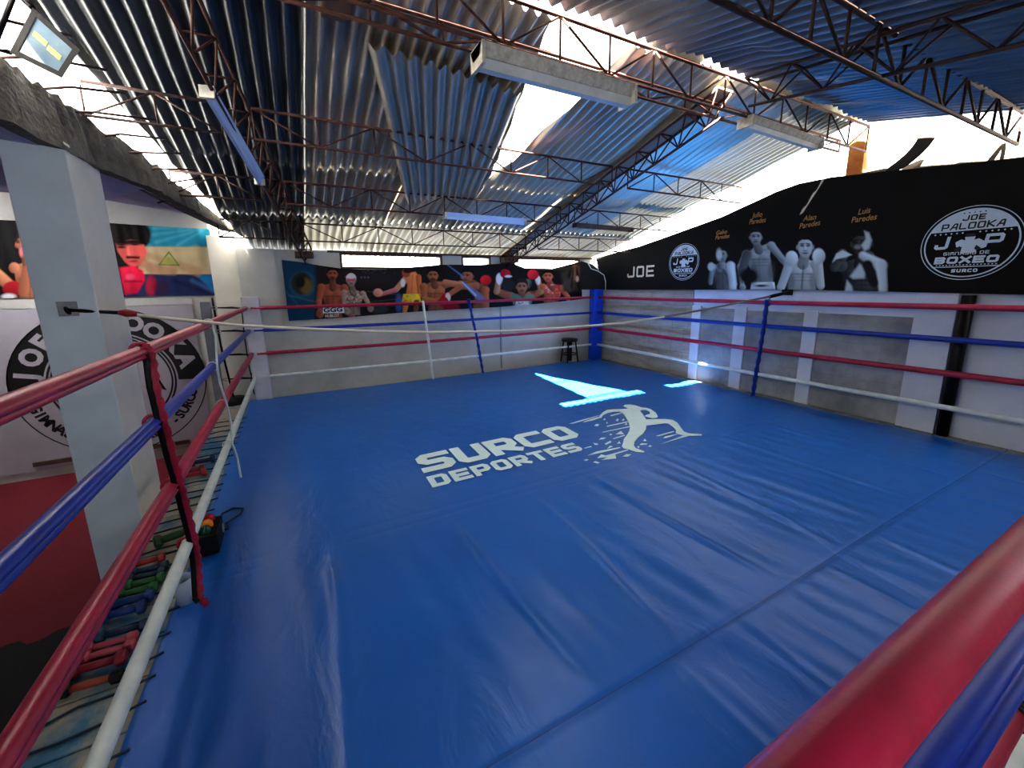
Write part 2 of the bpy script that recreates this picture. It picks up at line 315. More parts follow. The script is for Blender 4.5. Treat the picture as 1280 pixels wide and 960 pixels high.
def boxer(p, head, hr, sl, sr, hip, skin, hair=(14, 12, 12), armL=None, armR=None, glove=None, shorts=None, hw=None, sh=(.5, -.3), face=True, ar=None, turn=0., glr=None, beard=False):
    """a printed half figure: torso, shaded arms of (elbow, hand), head with hair and face"""
    hx, hy = head; w = abs(sr[0]-sl[0]); hw = hw or w*.36; ar = ar or w*.15; glr = glr or ar*1.15
    cx, cy = (sl[0]+sr[0])/2, (sl[1]+sr[1])/2
    p.poly([(sl[0]-ar*.2, sl[1]-ar*.1), (sl[0]+w*.12, sl[1]-ar*.7), (cx-w*.14, cy-ar*1.2), (cx+w*.14, cy-ar*1.2), (sr[0]-w*.12, sr[1]-ar*.7), (sr[0]+ar*.2, sr[1]-ar*.1), (sr[0]-w*.03, sr[1]+w*.2), (sr[0]-w*.06, sr[1]+w*.38), (hip[0]+hw*.96, (cy+hip[1]*2)/3), (hip[0]+hw, hip[1]), (hip[0]-hw, hip[1]), (hip[0]-hw*.96, (cy+hip[1]*2)/3), (sl[0]+w*.06, sl[1]+w*.38), (sl[0]+w*.03, sl[1]+w*.2)], skin, 4, sh)
    for sg in (-1, 1): p.ell(hip[0]+sg*hw*.85, (cy+hip[1])/2+w*.1, hw*.35, w*.34, dk(skin, .5), 9, op=.5)
    for sg in (-1, 1): p.cap(cx+sg*w*.04, cy+w*.0, 2, cx+sg*w*.36, cy-w*.04, 2, dk(skin, .55), 5, op=.5)
    my = cy+w*.22
    for sg in (-1, 1): p.ell(cx+sg*w*.2, my, w*.19, w*.13, dk(skin, 1.12), 8, sh=sh, op=.6)
    p.cap(cx, my+w*.1, 2, (cx+hip[0])/2, hip[1]-6, 2, dk(skin, .45), 6, op=.6)
    for sg in (-1, 1): p.ell(cx+sg*w*.2, my+w*.15, w*.17, w*.035, dk(skin, .5), 5, op=.55)
    for k in (1, 2): p.ell((cx+hip[0])/2, my+w*.13*(k+1), hw*.5, w*.02, dk(skin, .55), 4, op=.45)
    if shorts: p.poly([(hip[0]-hw*1.1, hip[1]-hw*.35), (hip[0]+hw*1.1, hip[1]-hw*.35), (hip[0]+hw*1.3, hip[1]+hw*.9), (hip[0]-hw*1.3, hip[1]+hw*.9)], shorts, 3, sh)
    p.cap(hx, hy+hr[1]*.6, hr[0]*.55, cx, cy, hr[0]*.7, dk(skin, .75), 3, sh)
    for (S, A) in ((sl, armL), (sr, armR)):
        p.ell(S[0], S[1], ar*1.2, ar*1.15, skin, 4, sh=sh)
        if A:
            e, h = A; p.cap(S[0], S[1], ar*1.05, e[0], e[1], ar*.8, skin, 3, sh); p.cap(e[0], e[1], ar*.85, h[0], h[1], ar*.62, dk(skin, 1.05), 3, sh)
            p.ell(h[0], h[1], glr, glr*1.1, glove or dk(skin, 1.1), 3, sh=sh)
            for k in range(3): p.ell(h[0]+(k-1)*glr*.5, h[1]-glr*.2, glr*.12, glr*.4, dk(glove or skin, .55), 3, op=.5)
    p.ell(hx, hy-hr[1]*.25, hr[0]*1.08, hr[1]*.88, hair, 3)
    for sg in (-1, 1): p.ell(hx+sg*hr[0]*.98, hy+hr[1]*.12, hr[0]*.16, hr[1]*.2, dk(skin, .8), 3)
    p.ell(hx, hy+hr[1]*.1, hr[0]*.92, hr[1]*.88, skin, 3, sh=sh)
    p.poly([(hx-hr[0]*.9, hy-hr[1]*.3), (hx-hr[0]*.8, hy-hr[1]*.85), (hx+hr[0]*.8, hy-hr[1]*.85), (hx+hr[0]*.9, hy-hr[1]*.3), (hx+hr[0]*.4, hy-hr[1]*.5), (hx-hr[0]*.4, hy-hr[1]*.5)], hair, 3)
    if face:
        fx = hx+turn*hr[0]
        for sg in (-1, 1):
            p.ell(fx+sg*hr[0]*.38, hy-hr[1]*.02, hr[0]*.26, hr[1]*.1, dk(skin, .35), 2.5, op=.85)
            p.ell(fx+sg*hr[0]*.38, hy-hr[1]*.17, hr[0]*.3, hr[1]*.05, dk(hair, 1.2), 2, rot=sg*.15, op=.9)
            p.ell(fx+sg*hr[0]*.5, hy+hr[1]*.3, hr[0]*.25, hr[1]*.2, dk(skin, 1.2), 5, op=.35)
        p.ell(fx+hr[0]*.06, hy+hr[1]*.22, hr[0]*.14, hr[1]*.2, dk(skin, 1.25), 3, op=.6)
        p.ell(fx, hy+hr[1]*.4, hr[0]*.24, hr[1]*.06, dk(skin, .5), 2.5, op=.7)
        p.ell(fx, hy+hr[1]*.6, hr[0]*.34, hr[1]*.07, dk(skin, .42), 2.5, op=.85)
        if beard: p.ell(fx, hy+hr[1]*.72, hr[0]*.62, hr[1]*.3, dk(hair, 1.6), 5, op=.55)
def banner(name, p0, n, top, bot, nx, ny, paint, parent, wrinkle=.006, back=None):
    """grid on the plane (p0,n); top/bot are polylines in photo x,y used to find the outline on that plane"""
    tx = np.array([t[0] for t in top], float); ty = np.array([t[1] for t in top], float); bx = np.array([t[0] for t in bot], float); by = np.array([t[1] for t in bot], float)
    u = np.linspace(0, 1, nx); v = np.linspace(0, 1, ny)
    X0 = tx[0]+(tx[-1]-tx[0])*u; X1 = bx[0]+(bx[-1]-bx[0])*u
    Y0 = np.interp(X0, tx, ty); Y1 = np.interp(X1, bx, by)
    X = X0[None, :]*(1-v[:, None])+X1[None, :]*v[:, None]; Y = Y0[None, :]*(1-v[:, None])+Y1[None, :]*v[:, None]
    P = Painter(X, Y, (20, 20, 22)); paint(P)
    d = np.stack([(X-PX)/F, (Y-PY)/F, np.ones_like(X)], -1)@ROT
    n = np.array(n, float); n /= np.linalg.norm(n)
    t = np.dot(np.array(p0, float)-CAM, n)/(d@n); pos = CAM+d*t[..., None]
    U, V = np.meshgrid(u, v)
    wv = wrinkle*(np.sin(U*37+V*4)+.7*np.sin(U*71-V*9+1)+.6*np.sin(V*8+U*13))
    pos = pos+n*(wv+2.5*abs(wrinkle))[..., None]
    verts = pos.reshape(-1, 3)
    i = np.arange(ny*nx).reshape(ny, nx); f = np.stack([i[:-1, :-1], i[1:, :-1], i[1:, 1:], i[:-1, 1:]], -1).reshape(-1, 4)
    loc = np.array(parent.location) if parent else np.zeros(3)
    me = bpy.data.meshes.new(name); me.from_pydata((verts-loc).tolist(), [], f.tolist()); me.polygons.foreach_set('use_smooth', [True]*len(f))
    ca = me.color_attributes.new('print', 'FLOAT_COLOR', 'POINT'); c4 = np.ones((len(verts), 4)); c4[:, :3] = np.clip(P.img.reshape(-1, 3), 0, 1); ca.data.foreach_set('color', c4.ravel())
    me.materials.append(m_print); o = bpy.data.objects.new(name, me); COL.objects.link(o)
    if parent: o.parent = parent
    return o
class Crop:   # painter seen through a zoomed crop: crop units -> photo units
    def __init__(s, p, x0, y0, k):
        s.X = (p.X-x0)*k; s.Y = (p.Y-y0)*k; s.img = p.img
    _put = Painter._put; _a = staticmethod(Painter._a); ell = Painter.ell; cap = Painter.cap; poly = Painter.poly; _shade = Painter._shade; speckle = Painter.speckle
exec_after = []
# ================================================================== SETTING
FZ = -.74                      # gym floor below the ring deck
def zroof(x, y): return 2.12+.25*(.3-y) if y > -4.2 else 3.245+.25*(y+4.2)
def xeave(y): return .10+.187*y
BN = np.array([.24, -6.35, 0.]); BN /= np.linalg.norm(BN); BE = np.array([6.35, .24, 0.]); BE /= np.linalg.norm(BE)
BP = np.array([0, .08, 0.])
def bw(s, z, off=0.):          # point on the back wall: along, height, towards the room
    p = BP+BE*s+BN*off; return (p[0], p[1], z)
def bhit(x, y, off=0.): return hitp(x, y, BP+BN*off, BN)
def bs(x, y):                  # photo point -> (s, z) on the back wall
    p = bhit(x, y); return float(np.dot(p-BP, BE)), float(p[2])
# floor
b = MB().box((-4.6, -9, FZ-.1), (6.6, .6, FZ)); struct(b.build('floor', m_floor))
# back wall with three clerestory openings
wins = [(bs(426, 318)[0], bs(551, 318)[0]), (bs(578, 320)[0], bs(612, 320)[0]), (bs(643, 322)[0], bs(724, 322)[0])]
wz0, wz1, wt = 1.86, 2.055, 2.10
b = MB()
def bwbox(mb, s0, s1, z0, z1, o0=0., o1=-.14):
    return mb.hexa([bw(s0, z0, o0), bw(s1, z0, o0), bw(s1, z0, o1), bw(s0, z0, o1)], [bw(s0, z1, o0), bw(s1, z1, o0), bw(s1, z1, o1), bw(s0, z1, o1)])
bwbox(b, -.03, 6.5, FZ, wz0)
e = [-.03]+[v for w in wins for v in w]+[6.5]
for k in range(0, len(e), 2): bwbox(b, e[k], e[k+1], wz0, wt)
for w in wins: bwbox(b, w[0], w[1], wz1, wt)
struct(b.build('wall_back', m_wall))
for i, w in enumerate(wins):   # slim frame around every opening
    b = MB()
    for (s0, s1, z0, z1) in ((w[0]-.02, w[1]+.02, wz0-.02, wz0+.012), (w[0]-.02, w[1]+.02, wz1-.012, wz1+.02), (w[0]-.02, w[0]+.012, wz0, wz1), (w[1]-.012, w[1]+.02, wz0, wz1)):
        bwbox(b, s0, s1, z0, z1, .008, -.02)
    struct(b.build('window_%d' % (i+1), m_brown))
b = MB(); bwbox(b, 1.1, 6.2, 2.075, 2.105, .03, -.02); struct(b.build('trim_1', m_brown))
b = MB(); bwbox(b, .12, .42, FZ, 2.1, .05, 0); struct(b.build('trim_2', m_wall))
b = MB()
for px in (626, ):
    s = bs(px, 420)[0]; bwbox(b, s-.014, s+.014, 0, 1.3, .02, 0)
struct(b.build('trim_3', mat('seam_grey', (150, 150, 148), .8)))
# right wall
XR = 6.35
b = MB(); prof = [(.5, 2.1), (0, 2.08), (-2.7, 2.55), (-4.1, 2.66), (-5.2, 2.58), (-9, 2.5)]
for (y0, z0), (y1, z1) in zip(prof, prof[1:]):
    b.hexa([(XR, y0, FZ), (XR, y1, FZ), (XR+.14, y1, FZ), (XR+.14, y0, FZ)], [(XR, y0, z0), (XR, y1, z1), (XR+.14, y1, z1), (XR+.14, y0, z0)])
struct(b.build('wall_right', m_wallc))
def wpanel(name, m, y0, y1, z0, z1, t): return struct(MB().box((XR-t, min(y0, y1), z0), (XR, max(y0, y1), z1), .004).build(name, m))
wpanel('trim_4', m_block, .3, -2.14, FZ, 1.5, .02)
wpanel('trim_5', m_conc, -2.3, -2.87, FZ, 1.17, .012); wpanel('trim_6', m_conc, -3.05, -3.81, FZ, 1.16, .012); wpanel('trim_7', m_conc, -3.97, -4.86, FZ, 1.165, .012)
wpanel('trim_8', m_wallc, -2.14, -2.3, FZ, 1.2, .03); wpanel('trim_9', m_wallc, -2.87, -3.05, FZ, 1.2, .03); wpanel('trim_10', m_wallc, -3.81, -3.97, FZ, 1.19, .03)
wpanel('trim_11', m_wallc, -4.865, -5.17, FZ, 2.5, .06)
b = MB().tube([(XR-.055, -5.235, -.01), (XR-.055, -5.235, 1.40)], .05, 14)
tag(b.build('drain_pipe', m_blacksteel), 'dark vertical pipe running down the right wall beside a wide white pilaster', 'pipe')
b = MB().box((XR-.04, -5.2, .9), (XR, -5.27, 1.2))
struct(MB().box((-4.72, -9.1, FZ), (6.49, -9, 2.9)).build('wall_front', m_wall))
# annex wall, slab, left wall
YA = .3
struct(MB().box((-4.6, YA, FZ), (-.33, YA+.12, 2.9)).build('wall_left', m_wall))
struct(MB().box((-4.72, -9, FZ), (-4.6, YA+.12, 2.9)).build('wall_left_side', m_wall))
struct(MB().box((-.345, YA-.14, FZ), (-.02, YA+.12, 2.26)).build('trim_12', m_colc))
near = [(-.7, -9, 2.38), (-.663, -3.62, 2.38), (-.586, -2.7, 2.38), (-.379, -2.22, 2.345), (-.258, -1.37, 2.315), (-.08, -.3, 2.28)]
far = [(-4.65, -9, 2.6), (-4.65, -3.6, 2.62), (-4.65, -1.5, 2.7), (-4.65, .35, 2.72), (-1.29, .35, 2.647), (-.26, .35, 2.50)]
b = MB()
vs = [near[i] for i in range(6)]+[far[i] for i in range(6)]+[(p[0], p[1], p[2]+.12) for p in near]+[(p[0], p[1], p[2]+.12) for p in far]
b.add(vs, [(i, i+1, 7+i, 6+i) for i in range(5)]+[(12+i, 18+i, 19+i, 13+i) for i in range(5)]+[(i, 12+i, 13+i, i+1) for i in range(5)]+[(0, 6, 18, 12), (5, 17, 23, 11)])
struct(b.build('ceiling_annex', m_slab))
# crumbling concrete beam under the left eave
def jag(b, pts, n): 
    out = []
    for (p, q) in zip(pts, pts[1:]):
        for k in range(n): out.append([p[i]+(q[i]-p[i])*k/n for i in range(3)])
    return out+[list(pts[-1])]
bot = jag(0, [(-.60, -6.5, 2.36), (-.563, -3.62, 2.37), (-.48, -2.75, 2.37), (-.277, -2.22, 2.335), (-.155, -1.37, 2.30), (.04, -.2, 2.265)], 12)
top = jag(0, [(-.62, -6.5, 2.78), (-.595, -3.44, 2.72), (-.50, -2.9, 2.66), (-.30, -2.1, 2.56), (-.17, -1.37, 2.46), (.03, -.2, 2.30)], 12)
b = MB(); vs = []
for i, (p, q) in enumerate(zip(bot, top)):
    r = random.uniform(-.025, .035)*(1 if i < 44 else .3); k = random.uniform(-.012, .012)
    vs += [(p[0]+k, p[1], p[2]+k*.4), (q[0]+k, q[1], q[2]+r), (q[0]-.16, q[1], q[2]+r*.5), (p[0]-.16, p[1], p[2]+.02)]
n = len(bot); fs = []
for i in range(n-1):
    for k in range(4): fs.append((4*i+k, 4*i+(k+1) % 4, 4*i+4+(k+1) % 4, 4*i+4+k))
fs += [(0, 3, 2, 1), (4*n-4, 4*n-3, 4*n-2, 4*n-1)]
b.add(vs, fs)
tag(b.build('concrete_beam', m_beam), 'crumbling bare concrete beam under the left roof edge, resting on the square column', 'beam')
o = MB()
for k in range(9):
    y = -3.5+k*.22; x = xeave(y)+.0; o.tube([(x-.16+random.uniform(-.04, .04), y-.1, zroof(0, y)-.3+random.uniform(-.03, .03)), (x+.02, y, zroof(0, y)-.22), (x+.28+random.uniform(-.05, .05), y+.12, zroof(0, y)-.16+random.uniform(-.03, .03))], .008, 6)
tag(o.build('reinforcing_bars', m_rustd), 'thin rusted reinforcing bars sticking out of the broken concrete beam', 'rebar', kind='stuff')
# translucent sheeting added to keep the sun out of the gap between beam and roof edge
b = MB(); ysx = np.linspace(-8.9, .12, 40); V = []
for y in ysx:
    zb = max(2.31, 2.31+.1*(-y-.3)) if y > -3.5 else 2.62; V += [(max(xeave(y), -.75)-.13, y, min(zb, 2.62)+.015*math.sin(y*9)), (max(xeave(y), -.75)-.02, y, zroof(0, y)+.035), (max(xeave(y), -.75)+.08, y, zroof(0, y)+.04)]
b.add(V, [(3*i+k, 3*i+k+1, 3*i+k+4, 3*i+k+3) for i in range(39) for k in (0, 1)])
m_sun_block = bpy.data.materials.new('added_milky_sheeting'); m_sun_block.use_nodes = True; nt = m_sun_block.node_tree
tl = nt.nodes.new('ShaderNodeBsdfTranslucent'); tl.inputs[0].default_value = (.42, .41, .39, 1); nt.links.new(tl.outputs[0], nt.nodes['Material Output'].inputs[0])
tag(b.build('sun_block_sheeting', m_sun_block), 'milky sunlit sheeting added to block sun between the concrete beam and the left roof edge', 'sheeting')
# square column
b = MB().box((-.79, -3.12, FZ), (-.515, -2.62, 2.42), .006); o = b.build('concrete_column', m_col)
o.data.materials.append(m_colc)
for p in o.data.polygons:  # ring-side face takes the warmer, lighter copy, as if lit
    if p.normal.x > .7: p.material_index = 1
tag(o, 'square painted concrete column standing left of the ring below the rough beam', 'column')
# ------------------------------------------------------------------ roof
def sheet(name, m, xl, xr, y0, y1, dz=0., amp=.024, pitch=.095, ny=9, bend=None, smooth=True):
    amp = .015 if (not callable(xl) and xl > 2.7 and y0 > -4.2) else amp
    fl = xl if callable(xl) else (lambda y: xl); fr = xr if callable(xr) else (lambda y: xr)
    ys = np.linspace(y0, y1, ny); lo = min(fl(y) for y in ys); hi = max(fr(y) for y in ys)
    step = pitch/10; xs = np.arange(math.floor(lo/step), math.ceil(hi/step)+1)*step
    V = []; idx = []; Fc = []
    for j, y in enumerate(ys):
        a, c = fl(y), fr(y)
        for x in xs:
            xx = min(max(x, a), c); z = zroof(xx, y)+dz+amp*math.cos(2*PI*xx/pitch)
            if bend: z += bend(xx, y)
            V.append((xx, y, z))
    nx = len(xs)
    for j in range(ny-1):
        for i in range(nx-1):
            q = [j*nx+i, j*nx+i+1, (j+1)*nx+i+1, (j+1)*nx+i]
            if abs(V[q[0]][0]-V[q[1]][0])+abs(V[q[2]][0]-V[q[3]][0]) > 1e-5: Fc.append(tuple(q))
    b = MB(); b.add(V, Fc, smooth)
    return b.build(name, m)
YT = -4.13
skl = lambda y: 2.22+(y+4.27)*(2.74-2.22)/2.22      # left edge of the open strip
skr = lambda y: max(2.97-(y+4.1)*.11, skl(y))       # right edge
droop = lambda x, y: .012*math.sin(x*5.1+y*3)+.008*math.sin(x*13+y*7)
R1, R2, R3 = (.5, -.86), (-.78, -1.98), (-1.86, YT)
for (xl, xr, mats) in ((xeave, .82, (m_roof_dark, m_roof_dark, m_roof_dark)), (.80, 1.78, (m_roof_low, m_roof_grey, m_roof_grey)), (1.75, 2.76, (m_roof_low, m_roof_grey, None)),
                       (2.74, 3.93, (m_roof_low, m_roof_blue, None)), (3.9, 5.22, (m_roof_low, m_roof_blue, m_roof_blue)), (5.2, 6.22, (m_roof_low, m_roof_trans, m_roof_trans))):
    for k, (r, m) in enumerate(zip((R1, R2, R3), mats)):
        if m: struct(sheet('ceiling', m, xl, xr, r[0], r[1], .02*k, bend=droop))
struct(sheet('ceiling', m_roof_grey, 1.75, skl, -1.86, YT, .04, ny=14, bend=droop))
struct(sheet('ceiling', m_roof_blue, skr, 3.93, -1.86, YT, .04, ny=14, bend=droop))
# loose patch sheet hanging over the joint
b = MB(); c4 = [np.array(p) for p in ((1.16, -3.66), (2.36, -3.52), (2.70, -1.80), (1.87, -1.60))]
nu, nv = 110, 16; V = []; 
for j in range(nv):
    for i in range(nu):
        u, v = i/(nu-1), j/(nv-1); p = (c4[0]*(1-u)+c4[1]*u)*(1-v)+(c4[3]*(1-u)+c4[2]*u)*v
        V.append((p[0], p[1], zroof(p[0], p[1])-.035+.022*math.cos(2*PI*u*11)+.015*math.sin(v*5+u*3)-.02*(1-u)*(1-v)))
b.add(V, [(j*nu+i, j*nu+i+1, (j+1)*nu+i+1, (j+1)*nu+i) for j in range(nv-1) for i in range(nu-1)], True)
tag(b.build('roof_sheet', m_roof_pale), 'loose pale grey corrugated sheet laid askew under the roof, left of the open skylight gap', 'roof sheet')
# front slope
fbend = lambda x, y: .02*math.sin(x*2.3+1)*math.sin(y*2.1)+.03*max(0, math.sin(x*6.5+y*2))*(1 if y > -4.7 else 0)
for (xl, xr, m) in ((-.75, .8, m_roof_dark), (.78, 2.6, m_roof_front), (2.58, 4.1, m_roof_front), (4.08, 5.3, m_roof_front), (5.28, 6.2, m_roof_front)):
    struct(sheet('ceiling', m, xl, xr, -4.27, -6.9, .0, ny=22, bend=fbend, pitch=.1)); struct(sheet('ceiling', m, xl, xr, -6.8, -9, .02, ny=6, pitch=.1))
# ridge capping in pieces, open where daylight pours through
for (x0, x1, lab) in ((-.75, 1.72, 'left end of the ridge, over the dark sheets'), (3.12, 3.70, 'short piece between the two bright ridge openings'), (4.42, 5.74, 'right part of the ridge above the wall fixture'), (6.02, 6.3, 'last short piece of the ridge at the right wall')):
    b = MB(); b.add([(x0, YT+.16, zroof(0, YT+.16)+.06), (x1, YT+.16, zroof(0, YT+.16)+.06), (x0, -4.2, 3.33), (x1, -4.2, 3.33), (x0, -4.42, zroof(0, -4.42)+.06), (x1, -4.42, zroof(0, -4.42)+.06)], [(0, 1, 3, 2), (2, 3, 5, 4)])
    tag(b.build('ridge_cap', m_roof_grey), 'bent grey ridge capping, '+lab, 'ridge cap')
b = MB(); zr = lambda y: 3.33-abs(y+4.2)*.19
for ya, yb in ((-3.97, -4.155), (-4.195, -4.42)):
    b.add([(5.72, ya, zr(ya)), (6.04, ya, zr(ya)), (6.04, yb, zr(yb)), (5.72, yb, zr(yb))], [(0, 1, 2, 3)])
tag(b.build('ridge_cap', m_roof_grey), 'slit ridge capping piece letting a thin sunbeam onto the black banner', 'ridge cap')
# ------------------------------------------------------------------ trusses
def rod(a, b_, r, name, m, parent, seg=6): return MB().tube([a, b_], r, seg).build(name, m, parent)
def flat_truss(label, x0, x1, y, ztop, h, m=m_rust, pan=.435, r=.0085, start=0, group='thin purlin trusses under the back slope'):
    z0, z1 = ztop(x0), ztop(x1); t = empty('roof_truss', (x0, y, z0), label, 'roof truss', group)
    rod((x0, y, z0), (x1, y, z1), r*1.25, 'top_chord', m, t); rod((x0, y, z0-h), (x1, y, z1-h), r*1.15, 'bottom_chord', m, t)
    n = max(2, round((x1-x0)/pan)); dx = (x1-x0)/n
    for i in range(n+1):
        x = x0+dx*i; rod((x, y, ztop(x)), (x, y, ztop(x)-h), r*.8, 'web_bar', m, t)
        if i < n:
            a, c = (ztop(x), ztop(x+dx)-h) if (i+start) % 2 else (ztop(x)-h, ztop(x+dx)); rod((x, y, a), (x+dx, y, c), r*.8, 'web_bar', m, t)
    return t
YP = (-2.82, -1.77, -.76)
rown = ('highest', 'middle', 'lowest'); 
xm1 = lambda y: .22+.155*(y+3.7); xm2 = lambda y: 4.04+.02*(y+3.7) if y > -4.3 else 4.03+.3*(y+4.3)
for y, w in zip(YP, rown):
    z = lambda x, y=y: zroof(x, y)-.035
    flat_truss('thin dark purlin truss, %s row, between concrete beam and left rafter' % w, xeave(y)-.05, xm1(y)-.1, y, z, .2, m_rustd)
    flat_truss('thin rusty purlin truss, %s row, between the two long rafters' % w, xm1(y)+.1, xm2(y)-.12, y, z, .21, start=1)
    flat_truss('thin rusty purlin truss, %s row, between right rafter and black banner' % w, xm2(y)+.12, 6.3, y, z, .21)
z = lambda x: 3.19
flat_truss('deep rusty truss along the ridge, front one of the pair under the bright openings', -.6, 6.3, -4.23, lambda x: 3.2, .255, pan=.4, r=.010, group='ridge trusses')
zb = float(hit(700, 94, 1, -3.97)[2])
flat_truss('deep rusty truss along the ridge, rear one of the pair carrying the dusty light fixture', -.6, 6.3, -3.97, lambda x: 3.13, 3.13-zb, pan=.42, r=.010, start=1, group='ridge trusses')
flat_truss('heavy dark truss crossing the front roof slope at upper right, ending over the black banner', .3, 6.3, -5.34, lambda x: 2.95, .25, m_rustd, pan=.33, r=.0125, start=1, group='front slope truss')
def tri_truss(label, fx, y0, y1, w, h, m, n, r=.0098):
    t = empty('roof_rafter', (fx(y0), y0, zroof(0, y0)-.06), label, 'rafter')
    P = []
    for i in range(n+1):
        y = y0+(y1-y0)*i/n; x = fx(y); zz = zroof(x, y)-.06; P.append(((x-w, y, zz), (x+w, y, zz), (x, y, zz-h)))
    for k, nm in enumerate(('top_chord', 'top_chord', 'bottom_chord')):
        MB().tube([p[k] for p in P], r*1.25, 6).build(nm, m, t)
    for i in range(n):
        mid = tuple((P[i][2][k]+P[i+1][2][k])/2 for k in range(3))
        rod(P[i][0], P[i][1], r*.8, 'web_bar', m, t)
        for k in (0, 1): rod(P[i][k], mid, r*.75, 'web_bar', m, t); rod(mid, P[i+1][k], r*.75, 'web_bar', m, t)
    return t
tri_truss('rusty lattice rafter on the left, climbing from the back wall above the slim blue-white light', xm1, .1, -4.1, .085, .22, m_rust, 13)
tri_truss('rusty lattice rafter right of centre, climbing from the back wall towards the ridge', xm2, .2, -4.1, .095, .2, m_rust, 14)
tri_truss('dark three-chord lattice rafter descending the front slope at the upper right', xm2, -4.35, -8.6, .075, .19, m_rustd, 10, .009)
b = MB()   # flat board lying along the right rafter
b.hexa([(xm2(-4.1)-.09, -4.1, zroof(0, -4.1)-.045), (xm2(-4.1)+.12, -4.1, zroof(0, -4.1)-.045), (xm2(.2)+.12, .2, zroof(0, .2)-.045), (xm2(.2)-.09, .2, zroof(0, .2)-.045)],
       [(xm2(-4.1)-.09, -4.1, zroof(0, -4.1)-.03), (xm2(-4.1)+.12, -4.1, zroof(0, -4.1)-.03), (xm2(.2)+.12, .2, zroof(0, .2)-.03), (xm2(.2)-.09, .2, zroof(0, .2)-.03)])
tag(b.build('roof_board', m_roof_grey), 'long flat grey strip lying under the roof on top of the right rafter', 'roof board')
b = MB().box((xm1(.05)-.13, -.12, 1.98), (xm1(.05)+.1, .07, 2.06)); tag(b.build('rafter_bracket', m_brown), 'dark wooden block on the back wall under the foot of the left rafter', 'bracket')
b = MB().box((xm2(.05)-.12, .0, 1.97), (xm2(.05)+.16, .2, 2.06)); tag(b.build('rafter_bracket', m_brown), 'dark wooden block on the back wall under the foot of the right rafter', 'bracket')
# ------------------------------------------------------------------ light fixtures
def fixture(label, a, c, w, h, mh, mt, hang=None):
    a, c = Vector(a), Vector(c); d = (c-a).normalized(); s = d.cross(Vector((0, 0, 1))).normalized(); up = s.cross(d).normalized()
    t = empty('fluorescent_light', tuple((a+c)/2), label, 'light fixture')
    def bar(o0, o1, w0, w1, e0=0., e1=0.):
        q = []
        for (o_, w_) in ((o0, w0), (o1, w1)):
            q.append([tuple(a+d*e0-s*w_+up*o_), tuple(a+d*e0+s*w_+up*o_), tuple(c-d*e1+s*w_+up*o_), tuple(c-d*e1-s*w_+up*o_)])
        return MB().hexa(q[0], q[1])
    bar(0, h*.55, w*.55, w, 0, 0).build('housing', mh, t)
    bar(-h*.45, -.002, w*.3, w*.5, .02, .02).build('diffuser', mt, t)
    for e in (0, 1):
        p = a if e == 0 else c-d*.02
        q = [[tuple(p-s*w+up*o_), tuple(p+s*w+up*o_), tuple(p+d*.02+s*w+up*o_), tuple(p+d*.02-s*w+up*o_)] for o_ in (-h*.45, h*.58)]
        MB().hexa(*q).build('end_cap', mh if mh is not m_tubeb else m_fixdirt, t)
    if hang:
        for k in (.2, .8):
            p = a+(c-a)*k; MB().tube([tuple(p+up*h*.55), tuple(p+up*(h*.55+hang))], .005, 6).build('hanger', m_blacksteel, t)
    return t
fixture('large dusty white light fixture hanging under the ridge truss below the skylight gap', (1.67, -4.2, 2.85), (2.86, -4.2, 2.85), .085, .115, m_fixdirt, m_tube, .06)
fixture('slim blue-white light fixture slanting along the left rafter', (.245, -3.352, 2.733), (.434, -2.294, 2.469), .04, .075, m_tubeb, m_tubeb, .05)
fixture('pale blue light fixture hung level under the middle purlin, at the centre of the roof', (2.26, -1.80, 2.375), (3.37, -1.80, 2.365), .06, .07, m_tubeb, m_tubeb, .03)
fixture('white light fixture hanging under the ridge truss nearest the black banner', (4.17, -4.22, 2.9), (5.33, -4.22, 2.87), .07, .085, m_fixdirt, m_tube, .04)
fixture('dark brown unlit light fixture under the middle purlin near the right wall', (4.17, -1.81, 2.37), (5.24, -1.81, 2.36), .05, .06, m_brown, m_brown, .03)
b = MB().tube([tuple(hit(266, 293, 1, .2)), tuple(hit(271, 331, 1, .2))], .018, 10)
tag(b.build('glowing_strip', mat('emissive_strip', (255, 250, 236), .4, emit=(255, 250, 240), es=5.)), 'short upright glowing strip at the right edge of the flag banner', 'light')  # upright strip with an emissive material
# flood light at the upper left
fy = -3.6; q = [hit(x, y, 1, fy) for (x, y) in ((42, 13), (97, 62), (76, 95), (15, 65))]
t = empty('floodlight', tuple(np.mean(q, 0)), 'black floodlight with a grey glass face fixed at the top left under the roof edge', 'floodlight')
cen = np.mean(q, 0); nrm = CAM-cen; nrm /= np.linalg.norm(nrm)
out = [cen+(p-cen)*1.08 for p in q]; backq = [p-nrm*.07 for p in [cen+(p-cen)*.8 for p in q]]; inn = [cen+(p-cen)*.82 for p in q]
b = MB(); b.add(out+[p-nrm*.02 for p in out]+backq+inn, [(0, 1, 13, 12), (1, 2, 14, 13), (2, 3, 15, 14), (3, 0, 12, 15), (0, 4, 5, 1), (1, 5, 6, 2), (2, 6, 7, 3), (3, 7, 4, 0), (4, 8, 9, 5), (5, 9, 10, 6), (6, 10, 11, 7), (7, 11, 8, 4), (8, 11, 10, 9)])
b.build('housing', m_black, t)
MB().add([p-nrm*.006 for p in inn], [(0, 1, 2, 3)]).build('glass', m_lens, t)
uu, vv = inn[1]-inn[0], inn[3]-inn[0]; m_glint = mat('glint_yellow', (240, 190, 90), .4)  # yellow reflections on the glass, painted as two flat bars
